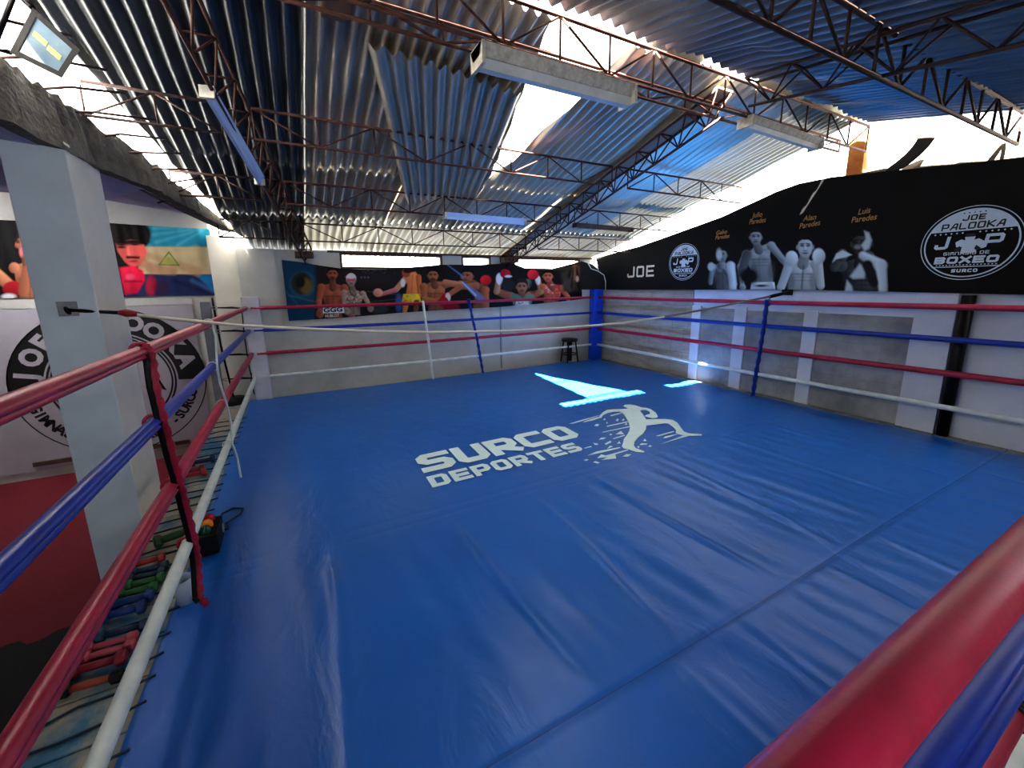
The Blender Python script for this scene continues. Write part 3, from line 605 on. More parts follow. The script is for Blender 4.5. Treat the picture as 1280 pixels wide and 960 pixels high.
for a, c in ((.1, .3), (.5, .34)):
    MB().add([inn[0]+uu*(a+i)+vv*(c+j)-nrm*.003 for i, j in ((0, 0), (.36, 0), (.36, .13), (0, .13))], [(0, 1, 2, 3)]).build('yellow_glint', m_glint, t)
MB().tube([tuple(out[0]-nrm*.03), tuple(out[0]-nrm*.1+np.array([-.05, 0, .06])), tuple(out[3]-nrm*.1+np.array([-.06, 0, .0])), tuple(out[3]-nrm*.03)], .012, 6).build('bracket', m_black, t)
# dark box hanging at the top of the frame
p = hit(418, 8, 1, -3.85); t = empty('hanging_box', tuple(p), 'dark box with pale bracket hanging from the ridge truss at the top edge', 'box')
MB().box((p[0]-.07, p[1]-.1, p[2]-.02), (p[0]+.085, p[1]+.1, p[2]+.2), .01).build('case', m_brown, t)
MB().tube([(p[0]-.07, p[1]-.12, p[2]+.05), (p[0]-.02, p[1]-.12, p[2]+.02), (p[0]+.04, p[1]-.12, p[2]+.03)], .008, 6).build('bracket', m_chrome, t)
# hanging brown strip, orange pillar and tarpaulin above the right wall
b = MB(); L = [(6.3, -4.67, 3.18), (6.3, -4.672, 3.0), (6.3, -4.61, 2.86), (6.3, -4.5, 2.76), (6.3, -4.36, 2.68)]; Rr = [(6.3, -4.87, 3.12), (6.3, -4.82, 2.96), (6.3, -4.755, 2.83), (6.3, -4.66, 2.74), (6.3, -4.56, 2.66)]
b.add([*L, *Rr], [(i, i+1, 6+i, 5+i) for i in range(4)], True); o = b.build('hanging_strip', m_belt); md = o.modifiers.new('t', 'SOLIDIFY'); md.thickness = .01; sub(o, 2)
tag(o, 'curved brown strip hanging from the roof edge down to the top of the black banner', 'strip')
b = MB().box((6.42, -4.17, 2.55), (6.6, -4.01, 3.2), .01); tag(b.build('brick_pillar', m_orange), 'short orange pillar standing on the right wall in the bright gable opening', 'pillar')
bm = bmesh.new(); bmesh.ops.create_icosphere(bm, subdivisions=4, radius=1)
for v in bm.verts:
    q = v.co.copy(); f = 1+.1*math.sin(q.y*9+q.z*3)+.07*math.sin(q.x*7+q.y*17); v.co = Vector((6.47+q.x*.07, -5.35+q.y*.85*f, 2.66+q.z*.16*f))
tag(MB().bm(bm, True).build('tarpaulin_bundle', m_tarp), 'long crumpled grey tarpaulin bundle on top of the right wall above the big round logo', 'tarpaulin')
b = MB().box((6.42, -4.4, 2.60), (6.56, -3.4, 2.76), .03); tag(b.build('stone_coping', m_tarp), 'rough stone coping lying along the wall top left of the grey tarpaulin', 'stone')
# ================================================================== RING
YF = -6.57; W = 6.1; H = (.329, .664, .99, 1.3)
t = empty('boxing_ring', (W/2, YF/2, FZ), 'low boxing ring platform with a blue vinyl canvas lettered in white', 'boxing ring')
b = MB().box((-.46, -7.4, FZ), (6.34, .02, -.03)); 
b.build('platform', m_deckr, t)
b = MB(); nb = 30
for k in range(nb):
    y0 = -7.4+k*.2467; b.box((-.46, y0, -.029), (.05, y0+.238, -.012), .004)
b.build('apron_board', m_deck, t)
b = MB()
for k in range(nb):
    y0 = -7.4+k*.2467; b.box((6.1, y0, -.029), (6.34, y0+.24, -.012), .004)
b.build('side_board', m_deckr, t)
# canvas with folds and seams
xs = np.concatenate([np.linspace(-.11, 6.17, 380)]); ys = np.linspace(-6.75, .03, 400)
X, Y = np.meshgrid(xs, ys)
def edge(X, c, w): return np.exp(-((X-c)/w)**2)
Zc = np.full(X.shape, .002)
low = np.clip((-4.15-Y)/.3, 0, 1)*np.clip((Y+5.66)/.15, 0, 1)
low2 = np.clip((-5.68-Y)/.1, 0, 1)
for (c, a, w, k) in ((.615, .014, .024, .015), (1.38, .02, .026, -.05), (2.02, .012, .024, .05), (2.62, .016, .026, -.03), (3.4, .011, .03, .08), (4.3, .010, .03, -.06), (5.1, .010, .03, .04)):
    cx = c+k*(Y+4.2)+.015*np.sin(Y*3.1+c*5)
    Zc += a*edge(X, cx, w)*low*(.7+.3*np.sin(Y*4+c)) + .5*a*edge(X, cx+.35, w)*low2
n2 = sum(a*np.sin(X*fx+Y*fy+p) for a, fx, fy, p in [(.0012, 9, 1.4, .3), (.0010, 17, -2.1, 1.2), (.0008, 29, 3.2, 2.2), (.0014, 5, -1.1, .7), (.0007, 41, 5, 4.)])
Zc += n2*(low+low2)*(1.2+1.1*np.sin(X*2.1+Y*1.7)*np.sin(Y*2.3+X))+.0022*edge(np.sin(X*6+Y*2.1+2*np.sin(Y*1.3)), 1, .12)*low+.0006*np.sin(X*3+Y*2)
Zc += .0022*np.exp(-((Y+4.2)/.1)**2)*(.6+.4*np.sin(X*61)*np.clip((2-X)/1.0, 0, 1))
for ysm in (-5.68, -4.17, -4.06):
    Zc -= (.006 if ysm < -5 else .0022)*np.exp(-((Y-ysm-.005*np.sin(X*2))/.012)**2)
Zc -= .02*(X < -.1)+.02*(X > 6.155)
b = MB(); b.v = np.stack([X, Y, Zc], -1).reshape(-1, 3).tolist(); i = np.arange(X.size).reshape(X.shape)
b.f = np.stack([i[:-1, :-1], i[:-1, 1:], i[1:, 1:], i[1:, :-1]], -1).reshape(-1, 4).tolist(); b.sm = [True]*len(b.f)
canvas = b.build('canvas', m_canvas, t)
m_seam = mat('canvas_seam', (20, 70, 136), .6); m_seaml = mat('canvas_welt', (74, 124, 196), .5)
for ysm, x0, x1, wd, mm in ((-5.68, .7, 6.1, .005, m_seam), (-4.255, 2.3, 5.2, .006, m_seaml), (-4.10, 1.2, 3.2, .004, m_seaml), (-4.17, 2.5, 5.0, .004, m_seaml)):
    b = MB(); nn = 60; V = []
    for i in range(nn+1):
        x = x0+(x1-x0)*i/nn; yy = ysm+.006*math.sin(x*2); z = .0065+.002*math.sin(x*9)*0; V += [(x, yy-wd/2, z), (x, yy+wd/2, z)]
    b.add(V, [(2*i, 2*i+2, 2*i+3, 2*i+1) for i in range(nn)]); b.build('seam', mm, t)
m_let = mat('canvas_lettering', (214, 240, 240), .45, c2=(226, 246, 244), scale=8)
LZ = .0065
b = MB(); block_text(b, 'SURCO', lambda u, v: (1.405+u+.035*v, -3.475+v+.012*u, LZ), .315, .385, .027, .098)
block_text(b, 'DEPORTES', lambda u, v: (1.395+u+.03*v, -3.757+v+.004*u, LZ), .166, .205, .0235, .052)
b.build('lettering', m_let, t)
def rp(pts): return [tuple(hit(700+x/6.4, 480+y/6.4, 2, LZ)) for x, y in pts]
b = MB()
def flatpoly(mb, pts):
    P = rp(pts); bm = bmesh.new(); vs = [bm.verts.new(p) for p in P]; f = bm.faces.new(vs); bmesh.ops.triangulate(bm, faces=[f]); mb.bm(bm)
for pl in ([(505, 178), (520, 165), (560, 163), (610, 172), (650, 186), (690, 190), (725, 200), (765, 228), (784, 258), (775, 270), (740, 274), (690, 262), (676, 256), (692, 246), (720, 240), (718, 222), (690, 208), (655, 208), (640, 216), (662, 240), (690, 282), (760, 280), (850, 280), (905, 288), (940, 310), (965, 345), (990, 378), (1030, 394), (1090, 398), (1135, 402), (1132, 412), (1050, 414), (985, 410), (940, 400), (922, 388), (930, 372), (905, 345), (870, 318), (840, 314), (770, 324), (690, 332), (688, 360), (665, 395), (625, 430), (598, 462), (592, 490), (605, 512), (640, 525), (676, 540), (670, 547), (610, 544), (570, 532), (545, 522), (510, 516), (494, 498), (505, 470), (510, 440), (530, 415), (552, 380), (560, 345), (548, 305), (528, 268), (500, 236), (478, 222), (430, 222), (380, 232), (345, 250), (330, 272), (312, 272), (318, 250), (345, 224), (378, 206), (430, 202), (500, 200), (545, 196), (530, 188)],
           [(200, 296), (270, 272), (330, 258), (328, 268), (270, 290), (180, 308)], [(70, 318), (180, 285), (310, 250), (310, 254), (200, 290), (100, 318)],
           [(400, 250), (500, 225), (505, 232), (410, 258)], [(370, 335), (540, 298), (545, 306), (380, 342)], [(335, 384), (560, 336), (562, 344), (345, 388)], [(420, 436), (515, 406), (520, 414), (430, 440)],
           [(445, 402), (488, 374), (512, 402)], [(310, 445), (330, 428), (370, 428), (350, 442)], [(265, 470), (300, 476), (308, 486), (280, 488)], [(190, 512), (250, 494), (254, 504), (200, 516)],
           [(215, 574), (290, 540), (480, 504), (484, 512), (330, 550)], [(295, 594), (330, 562), (365, 572), (545, 522), (548, 530), (380, 584)], [(330, 608), (440, 556), (450, 596)], [(355, 478), (405, 452), (412, 466), (370, 486)],
           [(375, 520), (400, 492), (425, 500)], [(455, 478), (475, 456), (486, 476)], [(500, 580), (530, 560), (570, 564), (540, 582)], [(262, 626), (285, 616), (320, 630), (300, 636)], [(190, 608), (215, 600), (230, 608), (205, 616)],
           [(272, 335), (290, 318), (315, 322), (305, 338)], [(445, 292), (460, 275), (472, 284), (462, 298)], [(495, 288), (508, 276), (518, 284), (505, 296)], [(395, 402), (406, 396), (418, 404), (404, 412)],
           [(635, 488), (650, 474), (700, 476), (690, 486)], [(665, 456), (678, 436), (694, 456)], [(702, 498), (720, 488), (738, 496), (720, 504)], [(616, 505), (626, 492), (638, 502), (630, 514)],
           [(765, 415), (910, 375), (915, 382), (790, 418)], [(822, 434), (840, 420), (935, 398), (938, 404), (850, 432)], [(805, 480), (985, 412), (1050, 410), (985, 428)], [(345, 285), (360, 272), (366, 284), (352, 290)], [(368, 310), (376, 302), (384, 310), (376, 318)], [(518, 322), (534, 312), (538, 326), (524, 328)]):
    flatpoly(b, pl)
b.build('boxer_emblem', m_let, t)
# ropes ------------------------------------------------------------------
def notch(a0, depth=.5, wid=.36, n=32):
    out = []
    for k in range(n):
        a = 2*PI*k/n; d = (a-a0+PI) % (2*PI)-PI; r = 1-depth*math.exp(-(d/wid)**2*3); out.append((r*math.cos(a), r*math.sin(a)))
    return out
def rope(label, pts, r, m, na=None, group='ring ropes'):
    P = [Vector(p) for p in pts]; Q = []
    for a, c in zip(P, P[1:]): Q += [a+(c-a)*k/8 for k in range(8)]
    Q.append(P[-1]); o = MB().tube([tuple(v) for v in Q], r, 16, True, notch(na) if na is not None else None).build('ring_rope', m)
    return tag(o, label, 'rope', group)
MR = (m_white, m_red, m_blue, m_red); NM = ('lowest white', 'second-lowest red', 'blue', 'topmost red')
rad = (.026, .03, .028, .029)
for k in range(4):
    rope('%s ring rope along the left side beside the apron with dumbbells' % NM[k], [(0, -.04, H[k]), (0, -2.9, H[k]-.003), (0, -4.45, H[k]-.006), (0, YF+.03, H[k])], rad[k], MR[k], (None, PI+.05, PI+.08, PI+.42)[k])
    rope('%s ring rope across the back, in front of the long boxer banner' % NM[k], [(.06, 0, H[k]), (2.5, -.01, H[k]-.01), (W-.07, 0, H[k])], rad[k]*.85, MR[k])
    rope('%s ring rope along the right side, before the concrete wall' % NM[k], [(W, -.08, H[k]), (W, -3.4, H[k]-.012), (W, YF, H[k]-.0)], rad[k], MR[k])
rope('thick topmost red rope in the near foreground at lower right', [(-.03, YF, 1.3), (.8, YF-.003, 1.3), (1.14, YF-.003, 1.3), (3, YF+.01, 1.29), (W, YF, 1.3)], .0185, m_red, -.9)
rope('blue rope just below the thick red one in the near foreground', [(-.03, YF, .99), (1.18, -6.545, .99), (1.52, -6.544, .99), (3.2, -6.55, .985), (W, YF, .99)], .0245, m_blue, .75)
rope('red rope end showing below the blue one in the lower right corner', [(-.03, YF, .664), (1.69, -6.516, .664), (1.98, -6.515, .664), (W, YF, .664)], .028, m_red)
rope('white rope peeking out at the lower right corner of the photo', [(-.03, YF, .33), (2.1, -6.514, .33), (2.5, -6.515, .33), (W, YF, .33)], .028, m_white)
# straps tying the ropes together -------------------------------------------------
def wrap(mb, c, axis, r, t_, n=18):
    vs = []; A = Vector(axis).normalized(); u = A.orthogonal().normalized(); v = A.cross(u)
    pts = [tuple(Vector(c)+(u*math.cos(2*PI*k/n)+v*math.sin(2*PI*k/n))*r) for k in range(n+1)]
    mb.tube(pts, t_, 6, False, up=A); return mb
b = MB(); wrap(b, (1.80, -6.515, .664), (1, 0, 0), .03, .008); wrap(b, (1.815, -6.515, .664), (1, 0, 0), .03, .008); tag(b.build('rope_tape', m_black), 'black binding round the lower red rope in the bottom right corner', 'tape')
def strap(label, pts, w, m, loops, axis, lr, twist=False, m2=None, flat=.45):
    t = empty('rope_strap', (pts[-1][0], pts[-1][1], min(p[2] for p in pts)), label, 'strap', 'straps tying the ring ropes')
    P = [Vector(p) for p in pts]; Q = []; 
    for a, c in zip(P, P[1:]): Q += [a+(c-a)*k/10 for k in range(10)]
    Q.append(P[-1]); n = len(Q)
    rr = [w*(1+(.22*math.sin(i*1.6) if twist else .05*math.sin(i*.7))) for i in range(n)]
    prof = [(math.cos(a)*1., math.sin(a)*flat) for a in [2*PI*k/10 for k in range(10)]]
    if abs(axis[0]) > .5: prof = [(y, x) for x, y in prof]
    MB().tube([tuple(v) for v in Q], rr, 10, True, prof, up=(0, 1, 0)).build('webbing', m, t)
    if m2: MB().tube([tuple(v+Vector((-.017, -.004, 0))) for v in Q[:-6]], w*.7, 8).build('backing', m2, t)
    for c in loops:
        b = MB(); wrap(b, c, axis, lr, w*.42); b.build('knot', m, t)
    return t
strap('twisted dark red strap tied to the near left ropes, hanging down to the canvas', [(.015, -4.443, 1.325), (.032, -4.446, 1.28), (.03, -4.46, 1.15), (.032, -4.446, .99), (.034, -4.42, .8), (.033, -4.38, .66), (.03, -4.34, .5), (.032, -4.314, .31), (.03, -4.33, .2), (.025, -4.37, .06), (.055, -4.40, .025)], .017, mat('dark_red_webbing', (140, 18, 48), .55, c2=(170, 32, 64), scale=40), [(0, -4.443, H[3]), (0, -4.446, H[2]), (0, -4.38, H[1]), (0, -4.314, H[0])], (0, 1, 0), .034, True, m_black)
strap('thin white cord tied to the far left ropes, its end hanging loose', [(.02, -2.862, 1.32), (.032, -2.87, 1.2), (.03, -2.99, .96), (.03, -2.96, .85), (.032, -2.837, .664), (.04, -2.83, .5), (.032, -2.855, .33), (.05, -2.85, .2), (.06, -2.9, .05)], .008, m_white, [(0, -2.862, H[3]), (0, -2.98, H[2]), (0, -2.837, H[1]), (0, -2.855, H[0])], (0, 1, 0), .034, False, None, 1.)
strap('flat white strap tied across the back ropes, left of the blue one', [(2.455, -.035, 1.33), (2.48, -.038, .99), (2.51, -.038, .664), (2.535, -.04, .33), (2.56, -.03, .015)], .04, m_white, [(2.457, -.005, H[3]-.01), (2.535, -.005, H[0]-.01)], (1, 0, 0), .03)
strap('flat blue strap tied across the back ropes beside the white one', [(3.26, -.035, 1.34), (3.32, -.038, .99), (3.39, -.038, .664), (3.44, -.04, .33), (3.49, -.03, .015)], .043, m_blue, [(3.262, -.005, H[3]-.01), (3.44, -.005, H[0]-.01)], (1, 0, 0), .03, True)
strap('blue strap tied across the four ropes on the right side', [(6.062, -3.475, 1.33), (6.06, -3.47, .99), (6.06, -3.455, .664), (6.062, -3.43, .33), (6.07, -3.415, .015)], .042, m_blue, [(W, -3.475, H[3]-.012), (W, -3.43, H[0]-.012)], (0, 1, 0), .033, True)
# corner pads and posts -----------------------------------------------------------
q = lambda x0, x1, y0, y1, z: [(x0, y0, z), (x1, y0, z), (x1, y1, z), (x0, y1, z)]
b = MB().hexa(q(-.03, .185, -.02, .075, .0), q(-.045, .165, -.02, .075, 1.455)); t = empty('corner_pad', (.07, .02, .0), 'white padded corner post at the back left of the ring', 'corner pad'); o = b.build('pad', m_whitepad, t)
md = o.modifiers.new('b', 'BEVEL'); md.width = .012; md.segments = 3
MB().tube([(-.05, .03, 1.28), (-.06, .0, .9), (-.055, .0, .5), (-.05, .01, .38)], .008, 6).build('cord', m_lace, t)
MB().tube([(-.04, .0, .4), (-.055, -.03, .25), (-.035, -.03, .1)], .008, 6).build('cord', m_lace, t)
t = empty('corner_pad', (6.1, .0, 0), 'glossy blue padded corner post at the back right of the ring', 'corner pad')
b = MB().box((5.985, -.07, .0), (6.225, .09, 1.46), .02); o = b.build('pad', m_bluepad, t)
b = MB().hexa(q(5.99, 6.2, -.075, .08, .0), q(5.99, 6.2, -.075, .08, .05))
for x, lab in ((-.06, 'left'), (W+.06, 'right')):
    b = MB().box((x-.05, YF-.06, -.012), (x+.05, YF+.04, 1.42), .006); tag(b.build('ring_post', m_greypost), 'grey steel ring post at the near %s corner' % lab, 'post')
t = empty('ring_post', (-.44, -.02, -.012), 'grey steel ring post behind the back left corner with hooks for the ropes', 'post')
MB().box((-.49, -.06, -.012), (-.385, .03, 1.40), .006).build('upright', m_greypost, t)
for k in range(4):
    z = H[k]+.02; MB().tube([(-.385, -.02, z), (-.33, -.03, z+.02), (-.30, -.03, z), (-.33, -.03, z-.025), (-.385, -.02, z-.005)], .007, 6).build('hook', m_chrome, t)
    MB().tube([(-.31, -.03, z), (-.15, -.03, z-.004), (-.03, -.02, H[k])], [.008, .014, .009], 8).build('turnbuckle', m_blacksteel, t)
t = empty('round_base_stand', (-.29, .08, -.012), 'black pole on a round weighted base standing by the grey ring post', 'stand')
MB().lathe([(.0, 0), (.155, 0), (.16, .02), (.16, .06), (.14, .085), (.03, .09), (0, .09)], (-.29, .03, -.012), seg=28).build('base', m_black, t)
MB().tube([(-.29, .03, .07), (-.345, .03, .8), (-.36, .03, 1.45)], .013, 10).build('pole', m_blacksteel, t)
# stool -------------------------------------------------------------------------
sc = (5.48, .06); t = empty('stool', (sc[0], sc[1], 0.005), 'small black stool standing against the back wall beside the blue corner pad', 'stool')
MB().lathe([(0, .43), (.15, .43), (.165, .44), (.165, .47), (.15, .485), (0, .485)], (*sc, 0), seg=24).build('seat', m_black, t)
for k in range(4):
    a = PI/4+PI/2*k; MB().tube([(sc[0]+.12*math.cos(a), sc[1]+.12*math.sin(a), .44), (sc[0]+.185*math.cos(a), sc[1]+.165*math.sin(a), .005)], .014, 8).build('leg', m_black, t)
wrapb = MB(); wrap(wrapb, (sc[0], sc[1], .17), (0, 0, 1), .155, .011, 20); wrapb.build('foot_ring', m_black, t)
MB().lathe([(.05, .03), (.055, .06), (.055, .40), (.05, .44)], (*sc, 0), seg=16).build('column', m_black, t)
# tension rope --------------------------------------------------------------------
tp0 = (-.5, -3.1, 0); tn = (.5, 6.85, 0)
px = [(150, 391), (200, 397), (250, 402), (302, 407), (350, 409.6), (400, 411.8), (470, 414.5), (540, 415.6), (637, 414), (700, 410.4), (735, 407.5), (780, 403.5), (830, 396)]
L = [tuple(hitp(x, y, tp0, tn)) for x, y in px]
t = empty('stay_rope', L[0], 'long pale stay rope sagging across the gym from the column to the right wall', 'rope')
MB().tube(L, .0115, 8).build('rope', mat('beige_rope', (192, 188, 174), .7), t)
L2 = [tuple(hitp(x, y, tp0, tn)) for x, y in ((830, 396), (880, 387), (930, 377), (965, 370))]+[(6.32, -3.6, 1.425)]
MB().tube(L2, [.012, .011, .011, .014, .014], 8).build('cord', mat('grey_cord', (120, 116, 108), .7), t)
MB().tube([tuple(hitp(962, 371, tp0, tn)), (6.3, -3.6, 1.42)], .022, 8).build('turnbuckle', m_blacksteel, t)
MB().box((6.29, -3.64, 1.38), (6.335, -3.52, 1.46), .006).build('wall_hook', m_blacksteel, t)
MB().tube([(-.66, -3.14, 1.44), tuple(hitp(130, 390, tp0, tn)), L[0]], [.012, .011, .012], 8).build('strap', m_black, t)
MB().tube([tuple(hitp(148, 391, tp0, tn)), tuple(hitp(158, 391.5, tp0, tn)), tuple(hitp(172, 393, tp0, tn))], [.014, .026, .014], 8).build('clamp', mat('red_clamp', (150, 30, 34), .4), t)
c = hit(85, 386, 1, -3.125); MB().box((c[0]-.045, -3.135, c[2]-.045), (c[0]+.045, -3.12, c[2]+.045), .004).build('anchor_plate', m_conc, t)
b = MB(); wrap(b, (c[0]+.005, -3.15, c[2]-.01), (1, 0, .3), .02, .007); b.build('ring', m_blacksteel, t)
# dumbbells -------------------------------------------------------------------------
def dumbbell(label, xr, y, ck, r, L=.19, rz=0., hk=None, flat=False):
    t = empty('dumbbell', (xr-L/2, y, r-.011), label, 'dumbbell', 'small dumbbells lined up on the ring apron'); t.rotation_euler = (0, 0, rz)
    def bd(mb, nm, m):
        me = mb.build(nm, m); me.parent = t; return me
    bd(MB().lathe([(0, -L*.32), (r*.52, -L*.32), (r*.56, 0), (r*.52, L*.32), (0, L*.32)], (0, 0, 0), 'X', 14), 'handle', m_db[ck])
    for s in (-1, 1):
        pr = [(0, 0), (r*.72, 0), (r, r*.25), (r, L*.2-r*.2), (r*.7, L*.2), (0, L*.2)]
        pr = [(a, s*(h+L*.3)) for a, h in pr]; pr = pr if s > 0 else pr[::-1]
        bd(MB().lathe(pr, (0, 0, 0), 'X', 8, False), 'head', m_db[hk] if hk else m_db[ck])
    return t
m_db['black'] = m_black
dumbbell('dumbbell with an orange handle and black ends, nearest the camera', -.185, -4.66, 'orange', .026, .2, -.1, 'black')
dumbbell('dark red dumbbell right behind the orange-handled one', -.2, -4.565, 'red', .03, .19, -.05)
dumbbell('pink dumbbell, nearer of the pink pair behind the dark red one', -.19, -4.497, 'pink', .025, .19, -.08)
dumbbell('pink dumbbell, farther of the pink pair beside the navy one', -.195, -4.443, 'pink', .025, .19, -.08)
dumbbell('navy dumbbell just behind the pink pair', -.165, -4.385, 'navy', .027, .2, -.03)
dumbbell('blue dumbbell, nearer one of the blue pair', -.215, -4.245, 'blue', .033, .17, -.05)
dumbbell('blue dumbbell, farther one of the blue pair next to the green ones', -.205, -4.165, 'blue', .033, .17, -.05)
dumbbell('green dumbbell, nearer one of the green pair', -.205, -4.09, 'green', .029, .17, -.05)
dumbbell('green dumbbell, farther one of the green pair', -.19, -4.022, 'green', .03, .17, -.05)
dumbbell('dark teal dumbbell, nearer one, behind the green pair', -.2, -3.955, 'teal', .026, .17, -.05)
dumbbell('dark teal dumbbell, farther one, before the scarlet one', -.2, -3.895, 'teal', .026, .17, -.05)
dumbbell('scarlet dumbbell just behind the dark teal pair', -.235, -3.81, 'scarlet', .027, .17, .1)
dumbbell('big dark green dumbbell beside the black lamp box', -.13, -3.60, 'olive', .042, .2, .35)
dumbbell('scarlet dumbbell lying far along the apron, nearer of two red ones', -.22, -2.56, 'scarlet', .036, .2, .1)
dumbbell('red dumbbell lying far along the apron behind the scarlet one', -.25, -2.46, 'red', .034, .19, .15)
dumbbell('navy dumbbell farthest away on the apron', -.2, -2.26, 'navy', .036, .19, .1)
# lacing cords across the apron
ysl = [-5.05, -4.86, -4.74, -4.62, -4.50, -4.33, -4.12, -3.86, -3.74, -3.66, -3.52, -3.4, -3.3, -3.12, -2.98, -2.86, -2.66, -2.42, -2.2, -2.02, -1.85, -1.66, -1.48, -1.3, -1.1, -.9]
for k, y in enumerate(ysl):
    pts = [(-.45, y-.03+random.uniform(-.04, .04), -.006), (-.3, y-.01+random.uniform(-.02, .02), -.006), (-.18, y+random.uniform(-.015, .015), -.006), (-.07, y+.01, .008)]
    tag(MB().tube(pts, .005, 6).build('lacing_cord', m_lace), 'thin dark lacing cord running from the canvas edge across the wooden apron', 'cord', 'lacing cords across the apron')
# lamp box with cable, cup
t = empty('signal_lamp_box', (-.02, -3.79, .006), 'black box with red, orange and green lamps on the left edge of the canvas', 'lamp box')
MB().box((-.078, -3.905, .006), (.04, -3.675, .135), .006).build('case', m_black, t)
for y, m, nm in ((-3.86, m_lamp_g, 'green'), (-3.79, m_lamp_o, 'orange'), (-3.72, m_lamp_r, 'red')):
    o = MB().lathe([(.031, .13), (.031, .145), (.027, .162), (.016, .175), (0, .18)], (-.018, y, 0), seg=18).build('lamp', m, t); o['label'] = nm+' lamp'
MB().lathe([(0, .0), (.028, 0), (.028, .006), (0, .006)], (.04, -3.72, .07), 'X', 16).build('knob', m_greypost, t)
MB().tube([(.0, -3.675, .04), (-.02, -3.5, .012), (-.01, -3.40, .012), (.05, -3.35, .012), (.115, -3.39, .012), (.105, -3.47, .012), (.03, -3.56, .012), (.055, -3.64, .012), (.045, -3.68, .03)], .006, 6).build('cable', m_lace, t)
t = tag(MB().lathe([(0, .005), (.034, .005), (.045, .14), (.042, .14), (.032, .01), (0, .01)], (-.05, -4.29, 0), seg=20).build('plastic_cup', m_cup), 'frosted plastic cup on the canvas edge behind the twisted red strap', 'cup')
# annex floor mats ------------------------------------------------------------------------
def foam(name, m, x0, x1, y0, y1, edge0, edge1, label):
    pts = []; n = int((x1-x0)/.06)
    def side(y, on, sgn):
        L = []
        for k in range(n+1):
            x = x0+(x1-x0)*k/n; j = on*.03*((k % 4 in (1, 2))*2-1); L.append((x, y+j*1.))
        return L
    a = side(y0, edge0, 1); c = side(y1, edge1, 1)[::-1]; pts = a+c
    bm = bmesh.new(); f = bm.faces.new([bm.verts.new((p[0], p[1], FZ+.02)) for p in pts]); r = bmesh.ops.extrude_face_region(bm, geom=[f])
    for v in r['geom']:
        if isinstance(v, bmesh.types.BMVert): v.co.z = FZ
    bmesh.ops.triangulate(bm, faces=bm.faces[:]); return tag(MB().bm(bm).build(name, m), label, 'floor mat')
yj = float(hit(50, 797, 2, FZ+.02)[1])
foam('foam_floor_mat', m_redmat, -4.5, -.47, yj, .28, 1, 0, 'red foam floor matting covering the sunken floor left of the ring')
foam('foam_floor_mat', m_blackmat, -4.5, -.47, -6.8, yj-.004, 0, 1, 'black foam floor matting at the lower left corner with a jigsaw edge')
# round gym sign on the annex wall ---------------------------------------------------------
sy = YA-.03; t = empty('round_gym_sign', (-1.55, YA, .41), 'grey wall panel printed with a large black and white round gym logo', 'sign')
m_panel = mat('grey_panel', (168, 164, 170), .7, c2=(156, 152, 158), scale=2)
MB().box((-2.78, sy, -.62), (-.63, YA, 1.36), .004).build('panel', m_panel, t)
pl = lambda u, v, o=.004: (-1.55+u, sy-o, .405+v)
b = MB(); disc_ring(b, pl, .645, .95, math.radians(-4), math.radians(187)); disc_ring(b, pl, .94, .953); disc_ring(b, pl, .605, .627); disc_ring(b, pl, .57, .59)
for pts in ([(.34, .16), (.42, .05), (.5, -.18), (.40, -.12), (.33, .0)], [(-.1, .3), (.02, .5), (.2, .42), (.24, .1), (.1, -.4), (-.2, -.42), (-.3, 0)]):
    b.add([pl(u, v) for u, v in pts], [tuple(range(len(pts)))])
b.build('emblem', m_printk, t)
def arc_letters(mb, seq, r, size, inward, plc, bold=.0):
    for ch, ang in seq:
        a = math.radians(ang); rd = Vector((math.cos(a), math.sin(a))); upv = rd if not inward else -rd; rt = Vector((upv.y, -upv.x)); base = rd*r-upv*size*.35
        vs, fs = text_mesh(ch, size, lambda u, v: plc(base.x+rt.x*u+upv.x*v, base.y+rt.y*u+upv.y*v), bold=bold); mb.add(vs, fs)
b = MB(); arc_letters(b, list(zip('JOEPALOOKA', (168, 151, 136, 118, 101, 85, 69, 53, 34, 16))), .795, .26, False, lambda u, v: pl(u, v, .008), .014); b.build('lettering', m_panel, t)
txt = 'GIMNASIO DE BOXEO -SURCO'; b = MB()
arc_letters(b, [(c, 197.7+(343-197.7)*k/(len(txt)-1)) for k, c in enumerate(txt) if c != ' '], .80, .15, True, lambda u, v: pl(u, v, .006), .006); b.build('lettering', m_printk, t)
p, q_ = hit(42, 581, 1, sy-.01), hit(103, 571, 1, sy-.01); tag(MB().box((p[0], sy-.03, p[2]-.025), (-.9, sy-.006, p[2]+.025)).build('wall_strip', m_brown), 'dark narrow strip along the base of the round logo panel', 'strip')
MB().box((-2.9, YA-.02, 1.37), (-.62, YA, 1.46)).build('trim_13', m_wall)['kind'] = 'structure'
